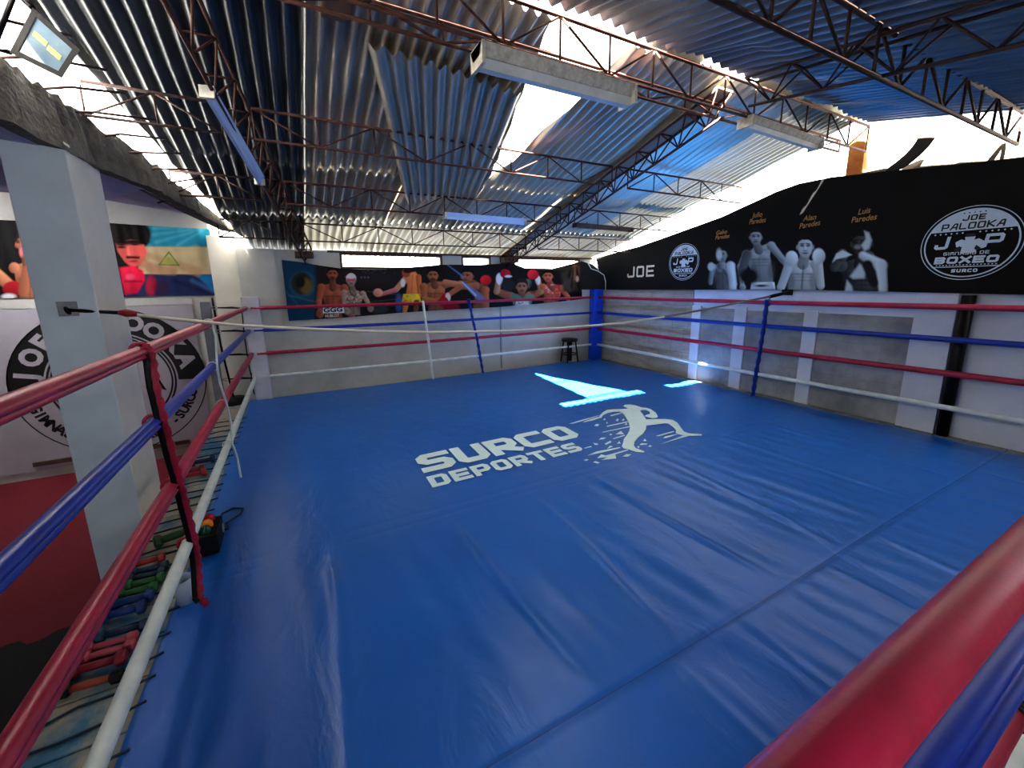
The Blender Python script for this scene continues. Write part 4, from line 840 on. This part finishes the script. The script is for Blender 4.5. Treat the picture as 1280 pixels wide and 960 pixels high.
# ------------------------------------------------------------------ printed banners
SK = (176, 108, 76); SKD = (112, 66, 48); RG = (176, 26, 44)
def paint_back(p):
    p._put(np.ones(p.X.shape), np.array(lin((26, 24, 26))))
    c = Crop(p, 345, 315, 6.095); d = Crop(p, 540, 315, 6.095)
    c.poly([(20, 40), (300, 60), (330, 300), (290, 560), (60, 560)], (16, 62, 92), 12); c.ell(205, 245, 105, 98, (30, 84, 110), 10); c.ell(195, 240, 78, 85, (40, 44, 34), 8); c.ell(230, 260, 45, 60, (104, 86, 40), 10); c.ell(185, 230, 36, 44, (22, 26, 22), 8)
    c.cap(100, 330, 7, 300, 380, 5, (60, 110, 120), 6, op=.6); c.cap(80, 300, 6, 180, 420, 6, (40, 90, 110), 6, op=.6)
    c.poly([(300, 100), (700, 120), (700, 520), (300, 520)], (34, 26, 28), 20)
    boxer(c, (430, 165), (40, 52), (345, 270), (520, 275), (440, 500), (146, 82, 62), armL=((325, 380), (335, 470)), armR=((560, 390), (575, 470)), sh=(.45, -.25), beard=True)
    boxer(c, (572, 215), (36, 48), (520, 310), (660, 320), (590, 480), (150, 130, 120), hair=(230, 220, 220), armL=((520, 400), (540, 450)), armR=((690, 370), (720, 430)), sh=(.3, -.2)); c.ell(572, 205, 34, 16, (214, 90, 90), 4); c.ell(570, 190, 36, 14, (236, 226, 226), 4); c.speckle((530, 300, 660, 400), (60, 56, 58), .5, 30, 8); c.speckle((530, 300, 660, 400), (210, 200, 196), .4, 30, 6)
    c.cap(700, 300, 4, 960, 330, 3, (90, 90, 96), 4, op=.5); c.cap(720, 380, 4, 1000, 350, 3, (100, 100, 100), 4, op=.4); c.ell(790, 430, 60, 40, (80, 80, 84), 14, op=.5); c.speckle((650, 130, 930, 160), (150, 150, 160), .25, 18, 5)
    for k in range(3): c.ell(650+k*26, 193, 8, 8, (150, 130, 180), 3, op=.5)
    # man seen from behind with outstretched arm
    c.cap(1000, 190, 26, 910, 290, 20, (196, 140, 110), 4, (.3, -.3)); c.cap(910, 290, 18, 800, 322, 16, (180, 110, 110), 4, (.2, -.4)); c.ell(775, 310, 36, 32, (196, 140, 124), 4, sh=(.3, -.3)); c.ell(965, 235, 18, 32, (226, 220, 210), 4)
    c.poly([(985, 165), (1060, 150), (1100, 200), (1105, 300), (1080, 350), (985, 345), (1000, 260)], (214, 130, 76), 5, (.4, -.2)); c.cap(1040, 180, 3, 1030, 320, 3, (140, 76, 44), 5, op=.6); c.ell(990, 160, 32, 34, (170, 70, 50), 4); c.ell(1000, 142, 34, 20, (30, 20, 18), 4); c.cap(1085, 190, 20, 1095, 330, 16, (186, 100, 60), 4, (.4, 0))
    c.poly([(970, 320), (1090, 320), (1105, 385), (1040, 385), (1000, 400), (955, 385)], (206, 186, 58), 4, (.2, -.3)); c.speckle((970, 325, 1095, 380), (90, 120, 50), .5, 16, 7); c.cap(990, 385, 24, 975, 470, 15, (190, 120, 70), 4, (.3, 0)); c.cap(1070, 385, 22, 1060, 470, 15, (120, 70, 50), 4, (.3, 0)); c.ell(935, 390, 26, 70, (70, 100, 170), 8, op=.7)
    # two men side by side
    boxer(d, (5, 175), (40, 56), (-65, 265), (105, 245), (30, 470), (150, 96, 64), armL=((-60, 360), (60, 380)), armR=((170, 240), (215, 250)), sh=(.35, -.3), beard=True)
    d.cap(100, 235, 26, 215, 250, 20, (176, 116, 80), 4, (.2, -.4))
    boxer(d, (268, 180), (46, 56), (330, 260), (405, 290), (370, 470), (150, 92, 64), armL=((215, 265), (100, 345)), glove=RG, turn=-.35, sh=(.3, -.3), hw=60, ar=26); d.cap(400, 290, 30, 395, 430, 40, (160, 96, 62), 5, (.5, 0)); d.ell(408, 215, 42, 38, (200, 30, 44), 3, sh=(-.3, -.4)); d.ell(120, 345, 20, 34, (206, 206, 206), 4); d.ell(85, 380, 40, 40, (160, 26, 40), 4); d.ell(150, 425, 60, 40, (140, 20, 36), 6)
    d.cap(110, 95, 4, 240, 190, 7, (90, 120, 170), 5, op=.8); d.cap(235, 235, 12, 370, 355, 26, (96, 124, 176), 6, op=.8); d.cap(230, 230, 4, 330, 330, 8, (190, 206, 230), 4, op=.6)
    # man with both arms raised
    d.cap(600, 340, 34, 490, 300, 24, (140, 92, 68), 4, (.2, -.3)); d.cap(490, 300, 24, 510, 200, 22, (170, 130, 104), 4, (.4, 0)); d.ell(512, 205, 26, 44, (216, 216, 220), 4); d.ell(556, 165, 40, 34, RG, 4, sh=(.3, -.3)); d.ell(580, 186, 26, 10, (220, 220, 220), 3)
    d.cap(740, 335, 34, 832, 305, 22, (150, 100, 74), 4, (.2, -.3)); d.cap(832, 300, 22, 800, 215, 20, (170, 120, 92), 4, (.4, 0)); d.ell(803, 215, 20, 36, (220, 220, 222), 4); d.ell(768, 172, 42, 38, (206, 40, 56), 4, sh=(-.3, -.4)); d.ell(730, 240, 30, 34, (120, 130, 124), 6, op=.6)
    boxer(d, (682, 262), (42, 58), (610, 345), (752, 345), (685, 500), (150, 104, 84), hair=(40, 32, 28), sh=(.3, -.3)); d.poly([(600, 310), (640, 320), (690, 350), (730, 320), (770, 320), (750, 420), (620, 420)], (90, 128, 112), 5, (.2, -.2)); d.poly([(640, 370), (735, 370), (740, 430), (630, 430)], (206, 206, 200), 6); d.speckle((640, 375, 735, 425), (60, 70, 70), .5, 14, 7)
    d.ell(575, 250, 50, 50, (44, 46, 50), 12, op=.8); d.ell(770, 265, 30, 50, (24, 22, 24), 10, op=.8)
    boxer(d, (880, 182), (38, 46), (845, 265), (985, 275), (905, 420), (186, 106, 84), armR=((1030, 340), (1040, 400)), sh=(.4, -.2), hw=55); d.speckle((860, 250, 970, 330), (200, 40, 50), .6, 14, 12); d.speckle((860, 230, 960, 320), (226, 210, 200), .5, 8, 8)
    d.poly([(980, 160), (1120, 95), (1130, 300), (1000, 300)], (70, 62, 56), 14); d.ell(1085, 160, 34, 60, (150, 104, 80), 8); d.cap(1060, 120, 10, 1020, 280, 16, (34, 30, 28), 6); d.cap(1100, 120, 9, 1120, 280, 14, (40, 34, 30), 6); d.ell(1105, 205, 12, 22, (220, 190, 170), 4); d.ell(1040, 250, 40, 50, (96, 92, 84), 14, op=.7); d.cap(1075, 120, 7, 1060, 270, 10, (60, 50, 44), 5)
    d.ell(920, 120, 160, 14, (120, 104, 80), 12, op=.35); c.ell(760, 190, 220, 60, (70, 66, 66), 40, op=.25)
t = empty('boxer_banner', bw(3, 1.5, .02), 'long dark printed banner of boxers hung across the back wall', 'banner')
banner('cloth', BP+BN*.02, BN, [(352, 325), (375, 327.5), (400, 332), (425, 335.5), (450, 337), (480, 337), (515, 334), (551, 331), (600, 331), (640, 329), (655, 335), (690, 336), (710, 331), (726, 327)], [(361, 401), (430, 397), (500, 391), (560, 387), (620, 384), (680, 379), (727, 374)], 760, 170, paint_back, t, .004)
def bt(x, y): return tuple(bhit(x, y, .048))
b = MB(); fl = [(355+345*0, 0)]
P4 = [(345+a/6.095, 315+c/6.095) for a, c in ((357, 418), (516, 412), (522, 464), (356, 468))]; b.add([bt(*p) for p in P4], [(0, 3, 2, 1)]); b.build('name_patch', m_printw, t)
b = MB(); o3 = np.array(bhit(416.8, 392.0-1.2, .051)); s_ = np.array(bhit(430, 389.5, .051)); 
def lettered(mb, txt, px0, px1, size_px, off, m, name, par, shear=0., sx=1., bold=.01, plane=None):
    """text running from photo point px0 to px1 on a plane; px0/px1 mark the baseline centre line"""
    a = np.array(plane(*px0)); c = np.array(plane(*px1)); top = np.array(plane(px0[0], px0[1]-size_px)); up = top-a; L = np.linalg.norm(c-a); uh = np.linalg.norm(up)
    ex = (c-a)/L; ey = up/uh
    vs, fs = text_mesh(txt, 1., lambda u, v: (u, v), shear, 1., bold); xsv = [v[0] for v in vs]; w = max(xsv)-min(xsv); k = L/w; x0 = min(xsv); ky = uh/.70
    mb.add([tuple(a+ex*((u-x0)*k)+ey*(v*ky)) for u, v in vs], fs)
b = MB(); lettered(b, 'GGG', (404.5, 390.6), (428, 389.2), 5.6, 0, m_printk, 'x', t, plane=lambda x, y: bhit(x, y, .052), bold=.03); b.build('lettering', m_printk, t)
b = MB(); lettered(b, 'HUBLOT', (406.5, 396.8), (424, 395.8), 3.6, 0, m_printw, 'x', t, plane=lambda x, y: bhit(x, y, .050), bold=.01); b.build('lettering', m_printw, t)
# right banner
G = lambda v: (v*.9, v*.97, v)
XB = XR-.075
def paint_right(p):
    p._put(np.ones(p.X.shape), np.array(lin((9, 9, 10))))
    p.ell(1420, 300, 330, 190, (5, 5, 6), 6); p.ell(760, 340, 120, 30, (40, 42, 40), 40, op=.5)  # soft grey ellipse is haze painted over the banner's left end
    c = Crop(p, 870, 240, 5.12)
    boxer(c, (168, 400), (33, 52), (110, 480), (232, 470), (175, 640), G(120), hair=(20, 20, 22), armL=((92, 580), (100, 480)), armR=((250, 590), (165, 470)), glr=24, sh=(.9, -.2), turn=-.2)
    c.cap(222, 470, 26, 240, 640, 22, G(206), 6, (.3, 0)); c.ell(150, 400, 18, 36, G(214), 7, op=.7); c.ell(98, 478, 20, 26, G(190), 5); c.ell(160, 560, 60, 70, (60, 62, 64), 20, op=.5)
    boxer(c, (385, 285), (40, 56), (325, 400), (485, 345), (430, 600), G(140), hair=(20, 20, 22), armL=((285, 480), (300, 610)), armR=((550, 430), (590, 480)), glr=20, sh=(.4, -.4), shorts=(190, 198, 206), hw=66)
    c.cap(330, 400, 30, 290, 520, 24, G(84), 6, (.4, 0)); c.ell(340, 540, 60, 50, (16, 16, 18), 12); c.cap(485, 345, 24, 560, 430, 16, G(150), 5, (.4, -.4)); c.poly([(360, 605), (490, 575), (510, 640), (350, 640)], G(190), 5); c.ell(420, 600, 40, 7, (30, 30, 34), 4)
    boxer(c, (700, 345), (50, 78), (600, 460), (770, 465), (680, 640), G(178), hair=(16, 16, 18), armL=((545, 610), (615, 420)), armR=((800, 600), (788, 410)), glr=38, ar=30, sh=(.3, -.2), hw=92)
    c.ell(614, 428, 38, 48, G(206), 6, sh=(.3, -.3)); c.ell(786, 412, 40, 50, G(206), 6, sh=(-.3, -.3)); c.cap(690, 470, 4, 676, 620, 4, (40, 42, 46), 6, op=.7)
    boxer(c, (1062, 325), (66, 84), (930, 470), (1190, 470), (1070, 640), G(70), hair=(10, 10, 12), armL=((885, 480), (938, 405)), armR=((1200, 600), (1110, 420)), glr=38, ar=36, sh=(.8, -.2), hw=110, turn=-.25)
    c.poly([(1080, 250), (1110, 260), (1128, 310), (1110, 360), (1080, 378), (1060, 340), (1090, 300)], G(196), 8); c.ell(1036, 352, 20, 14, G(150), 6, op=.7); c.poly([(875, 450), (900, 395), (940, 372), (1000, 402), (960, 418), (900, 430)], G(216), 5); c.cap(1070, 408, 26, 1180, 470, 40, G(206), 8, (.2, -.3)); c.cap(1185, 470, 34, 1200, 640, 26, G(206), 8, (-.2, 0)); c.poly([(990, 540), (1050, 460), (1096, 490), (1080, 552), (1010, 555)], G(196), 9); c.cap(1100, 470, 34, 1140, 580, 28, (22, 22, 24), 8); c.poly([(955, 640), (970, 565), (1000, 600), (1010, 640)], G(200), 8)
t = empty('boxer_banner', (XB, -3, 1.5), 'huge black banner with boxer portraits and round logos along the right wall', 'banner')
rtop = [(745, 322.5), (800, 308), (850, 290.5), (900, 272.5), (970, 240), (1000, 229.5), (1040, 221.5), (1100, 215), (1200, 205.5), (1280, 196), (1420, 180)]
banner('cloth', (XB, 0, 0), (-1, 0, 0), rtop, [(755, 362), (1000, 362), (1130, 365), (1280, 368.5), (1420, 372)], 860, 260, paint_right, t, .003)
xo = XB-.022
pr = lambda x, y: hit(x, y, 0, xo)
for nm, (x0, y0), (x1, y1), (x2, y2), (x3, y3), s1 in (('Gabo', (895.5, 293.5), (909, 291.5), (894, 299.5), (912, 297), 5), ('Julio', (939.5, 272.5), (953, 270.5), (936.5, 280.5), (957.5, 277.5), 6.2), ('Alan', (1003.5, 276.5), (1020.5, 274), (999, 286), (1025.5, 281), 6.5), ('Luis', (1072.5, 268.5), (1088.5, 265.5), (1064, 278.5), (1096.5, 274), 7)):
    b = MB(); lettered(b, nm, (x0, y0), (x1, y1), s1, 0, m_gold, 'x', t, .3, plane=pr); lettered(b, 'Paredes', (x2, y2), (x3, y3), s1, 0, m_gold, 'x', t, .3, plane=pr); b.build('lettering', m_gold, t)
def wallpl(cy, cz): return lambda u, v, o=0.: (xo-o, cy-u, cz+v)
b = MB(); block_text(b, 'JOE', lambda u, v: (xo, -.70-u, 1.675+v+.01*u), .185, .2, .05, .036); b.build('lettering', m_printcream, t)
def gym_logo(cy, cz, R):
    pw = wallpl(cy, cz); pk = lambda u, v: pw(u, v, .004); k = R/.345
    b = MB(); disc_ring(b, pw, R-.007*k, R); disc_ring(b, pw, R*.89, R*.925); seg_of_disc(b, pw, R*.9, .12*k, .305*k)
    block_text(b, 'J', lambda u, v: pw(-.245*k+u, -.045*k+v), .10*k, .12*k, 0, .026*k, .12); block_text(b, 'P', lambda u, v: pw(.09*k+u, -.045*k+v), .12*k, .12*k, 0, .026*k, .12)
    block_text(b, 'GIMNASIO DE', lambda u, v: pw(-.165*k+u, -.105*k+v), .028*k, .03*k, .006*k, .006*k); block_text(b, 'BOXEO', lambda u, v: pw(-.225*k+u, -.187*k+v), .078*k, .068*k, .011*k, .02*k, .08); block_text(b, 'SURCO', lambda u, v: pw(-.088*k+u, -.272*k+v), .03*k, .032*k, .007*k, .009*k)
    b.add([pw(-.235*k, -.222*k), pw(.235*k, -.222*k), pw(.235*k, -.214*k), pw(-.235*k, -.214*k)], [(0, 1, 2, 3)])
    for i in range(18):
        u = (-.2+i*.4/17)*k; b.add([pw(u-.006*k, -.206*k), pw(u+.006*k, -.206*k), pw(u+.006*k, -.197*k), pw(u-.006*k, -.197*k)], [(0, 1, 2, 3)])
    for i in range(14):
        u = (-.25+i*.5/13)*k
        if abs(u) < .05*k: continue
        b.add([pw(u-.008*k, .1*k), pw(u, .092*k), pw(u+.008*k, .1*k), pw(u, .11*k)], [(0, 1, 2, 3)])
    # boxer figure in the middle of the emblem
    for poly in ([(-.035, .06), (-.03, .03), (.0, .012), (.03, .03), (.035, .06), (.025, .085), (-.025, .085)], [(-.085, -.03), (-.095, .015), (-.06, .04), (0, .02), (.06, .04), (.1, .01), (.105, -.05), (.06, -.06), (.05, -.09), (-.05, -.09), (-.045, -.03)]):
        b.add([pw(u*k, v*k) for u, v in poly], [tuple(range(len(poly)))])
    b.build('round_logo', m_printpale, t)
    b = MB(); block_text(b, 'JOE', lambda u, v: pk(-.075*k+u, .212*k+v), .044*k, .05*k, .009*k, .011*k, .08); block_text(b, 'PALOOKA', lambda u, v: pk(-.213*k+u, .134*k+v), .052*k, .062*k, .009*k, .012*k, .08)
    for i in range(5):
        u = (-.07+i*.035)*k; b.add([pk(u-.007*k, .283*k), pk(u, .276*k), pk(u+.007*k, .283*k), pk(u, .29*k)], [(0, 1, 2, 3)])
    for poly in ([(-.06, -.02), (-.1, -.055), (-.07, -.08), (-.045, -.06)], [(.05, -.02), (.085, -.05), (.06, -.075), (.04, -.05)], [(-.035, .06), (.035, .06), (.03, .09), (-.03, .09)]):
        b.add([pk(u*k, v*k) for u, v in poly], [tuple(range(len(poly)))])
    b.build('logo_lettering', m_printk, t)
cb = hit(1211.5, 304, 0, xo); gym_logo(float(cb[1]), float(cb[2]), .338)
cs = hit(854.5, 327.5, 0, xo); gym_logo(float(cs[1]), float(cs[2]), .292)
# black flap at the corner between the banners, loose white cable
f_ = [hit(x, y, 1, -.04) for x, y in ((726, 326), (741, 331), (757, 345), (756, 362), (727, 362))]
o = MB().add(f_, [(0, 1, 2, 3, 4)]).build('banner_flap', mat('black_cloth', (16, 16, 17), .8)); tag(o, 'black cloth flap folded over the corner above the blue pad', 'cloth flap')
L = [tuple(hit(x, y, 1, -.075)) for x, y in ((735, 329), (739, 336), (748, 339), (755, 344), (757, 352), (757, 363))]
tag(MB().tube(L, .009, 6).build('cable', m_white), 'thin white cable dangling over the black flap above the blue pad', 'cable')
# posters on the annex wall
AW = YA-.012
def paint_flag(p):
    c = Crop(p, 0, 260, 4.414)
    p._put(np.ones(p.X.shape), np.array(lin((18, 16, 16))))
    c.poly([(770, 80), (1300, 80), (1300, 215), (800, 212)], (44, 160, 186), 4); c.poly([(780, 212), (1300, 215), (1300, 370), (760, 365)], (206, 190, 146), 5); c.poly([(700, 365), (1300, 370), (1300, 500), (690, 500)], (40, 52, 92), 5); c.poly([(1080, 370), (1300, 370), (1300, 490), (1200, 480)], (36, 128, 186), 8)
    for (a, b_) in (((1140, 110), (830, 150)), ((1140, 112), (860, 190)), ((1140, 114), (980, 205)), ((1140, 105), (850, 112))): c.cap(*a, 2, *b_, 9, (110, 200, 214), 8, op=.6)
    c.cap(820, 260, 16, 1090, 350, 26, (190, 150, 110), 10, op=.7); c.cap(830, 330, 30, 960, 350, 20, (176, 130, 96), 10, op=.7); c.cap(980, 260, 10, 1080, 240, 30, (222, 200, 150), 14, op=.6)
    for a, b_ in (((880, 312), (932, 244)), ((932, 244), (988, 316)), ((988, 316), (880, 312))): c.cap(*a, 4, *b_, 4, (110, 140, 76), 3)
    c.ell(930, 292, 28, 18, (190, 178, 80), 6); c.poly([(890, 310), (932, 262), (980, 312)], (150, 160, 84), 5, op=.5)
    c.ell(740, 150, 95, 80, (22, 16, 14), 8); c.poly([(600, 60), (780, 70), (830, 190), (800, 210), (640, 190), (600, 200)], (22, 16, 14), 8)
    c.poly([(640, 195), (720, 175), (790, 185), (812, 240), (800, 290), (770, 320), (730, 330), (690, 300), (650, 240)], (236, 106, 96), 5, (.25, -.1)); c.cap(650, 190, 12, 800, 188, 14, (24, 16, 14), 6)
    for x, y in ((670, 216), (748, 200)): c.ell(x, y, 24, 7, (60, 24, 24), 4); c.ell(x, y-13, 28, 5, (30, 16, 16), 4)
    c.cap(706, 220, 6, 712, 256, 9, (250, 140, 124), 6, op=.7); c.cap(704, 272, 7, 768, 274, 6, (36, 16, 18), 5); c.ell(738, 294, 22, 7, (190, 40, 56), 4); c.ell(790, 300, 26, 30, (200, 130, 100), 8, op=.7); c.poly([(640, 240), (690, 300), (720, 325), (670, 330), (640, 300)], (20, 16, 16), 6)
    c.poly([(660, 330), (740, 318), (790, 345), (800, 400), (760, 470), (690, 480), (670, 400)], (226, 30, 74), 6, (.2, -.4)); c.cap(690, 405, 4, 780, 405, 4, (140, 16, 50), 5); c.ell(720, 380, 22, 16, (255, 120, 150), 8, op=.6); c.ell(835, 430, 30, 55, (176, 30, 66), 8); c.ell(890, 440, 40, 40, (70, 30, 60), 14, op=.6); c.cap(960, 400, 8, 1180, 480, 8, (20, 24, 60), 14, op=.6); c.cap(1060, 400, 6, 1200, 470, 6, (90, 150, 200), 12, op=.5)
t = empty('flag_banner', tuple(hit(205, 325, 1, AW)), 'banner of a moustached boxer over a blue and cream striped flag, right of the column', 'banner')
banner('cloth', (0, AW, 0), (0, -1, 0), [(118, 277.5), (145, 279.5), (200, 283), (262, 286.5)], [(118, 372.5), (200, 370), (275, 369)], 330, 190, paint_flag, t, .004)
def paint_dark(p):
    c = Crop(p, 0, 260, 4.414); p._put(np.ones(p.X.shape), np.array(lin((14, 13, 14))))
    boxer(c, (140, 190), (50, 60), (80, 330), (250, 330), (170, 520), (170, 110, 84), hair=(40, 30, 26), sh=(.4, -.3), turn=-.4); c.cap(-160, 330, 50, -40, 350, 40, (150, 96, 70), 6, (.2, -.4)); c.cap(-40, 350, 36, 60, 430, 30, (176, 120, 88), 6, (.2, -.4)); c.ell(75, 445, 58, 42, (150, 28, 40), 5, sh=(.2, -.4)); c.ell(50, 490, 40, 18, (200, 200, 204), 6); c.cap(150, 350, 30, 130, 460, 26, (150, 96, 70), 6, (.3, 0)); c.ell(122, 240, 14, 30, (200, 120, 120), 5)
t = empty('dark_boxer_poster', tuple(hit(10, 325, 1, AW)), 'dark banner of a boxer with red gloves, at the far left behind the column', 'banner')
banner('cloth', (0, AW, 0), (0, -1, 0), [(-110, 266), (0, 275), (95, 279)], [(-110, 374), (0, 373), (95, 372)], 300, 150, paint_dark, t, .003)
# ------------------------------------------------------------------ light
SUN = Vector((1.53, 1.5, -2.75)).normalized()
ld = bpy.data.lights.new('sun', 'SUN'); ld.energy = 220; ld.angle = .009; ld.color = (1, .95, .86)
lo_ = bpy.data.objects.new('sun', ld); COL.objects.link(lo_); lo_.rotation_euler = SUN.to_track_quat('-Z', 'Y').to_euler()
la = bpy.data.lights.new('lamp', 'AREA'); la.energy = 48; la.shape = 'RECTANGLE'; la.size = 1.4; la.size_y = .5; la.color = (.93, .97, 1)  # unseen fill light added behind the camera for the column's near face
l2 = bpy.data.objects.new('lamp', la); COL.objects.link(l2); l2.location = (-.3, -8.5, 1.75); l2.rotation_euler = (math.radians(92), 0, 0)  # places the added, unseen fill light
lb = bpy.data.lights.new('annex_fill', 'AREA'); lb.energy = 34; lb.shape = 'RECTANGLE'; lb.size = 1.2; lb.size_y = .2; lb.color = (1, .96, .98)  # fill light added to brighten the annex, no lamp hangs there
l3 = bpy.data.objects.new('annex_fill', lb); COL.objects.link(l3); l3.location = (-2.2, -.9, 2.45); l3.rotation_euler = (math.radians(22), 0, 0)
w = bpy.data.worlds.new('world'); SC.world = w; w.use_nodes = True; nt = w.node_tree; bg = nt.nodes['Background']
bg.inputs[0].default_value = (1., .97, .92, 1); bg.inputs[1].default_value = 5.5
SC.view_settings.view_transform = 'Standard'; SC.view_settings.look = 'None'; SC.view_settings.exposure = .08
try: SC.view_settings.look = 'Medium High Contrast'
except Exception: pass

SC.cycles.max_bounces = 8; SC.cycles.diffuse_bounces = 5; SC.cycles.use_denoising = True
SC.cycles.sample_clamp_indirect = 10
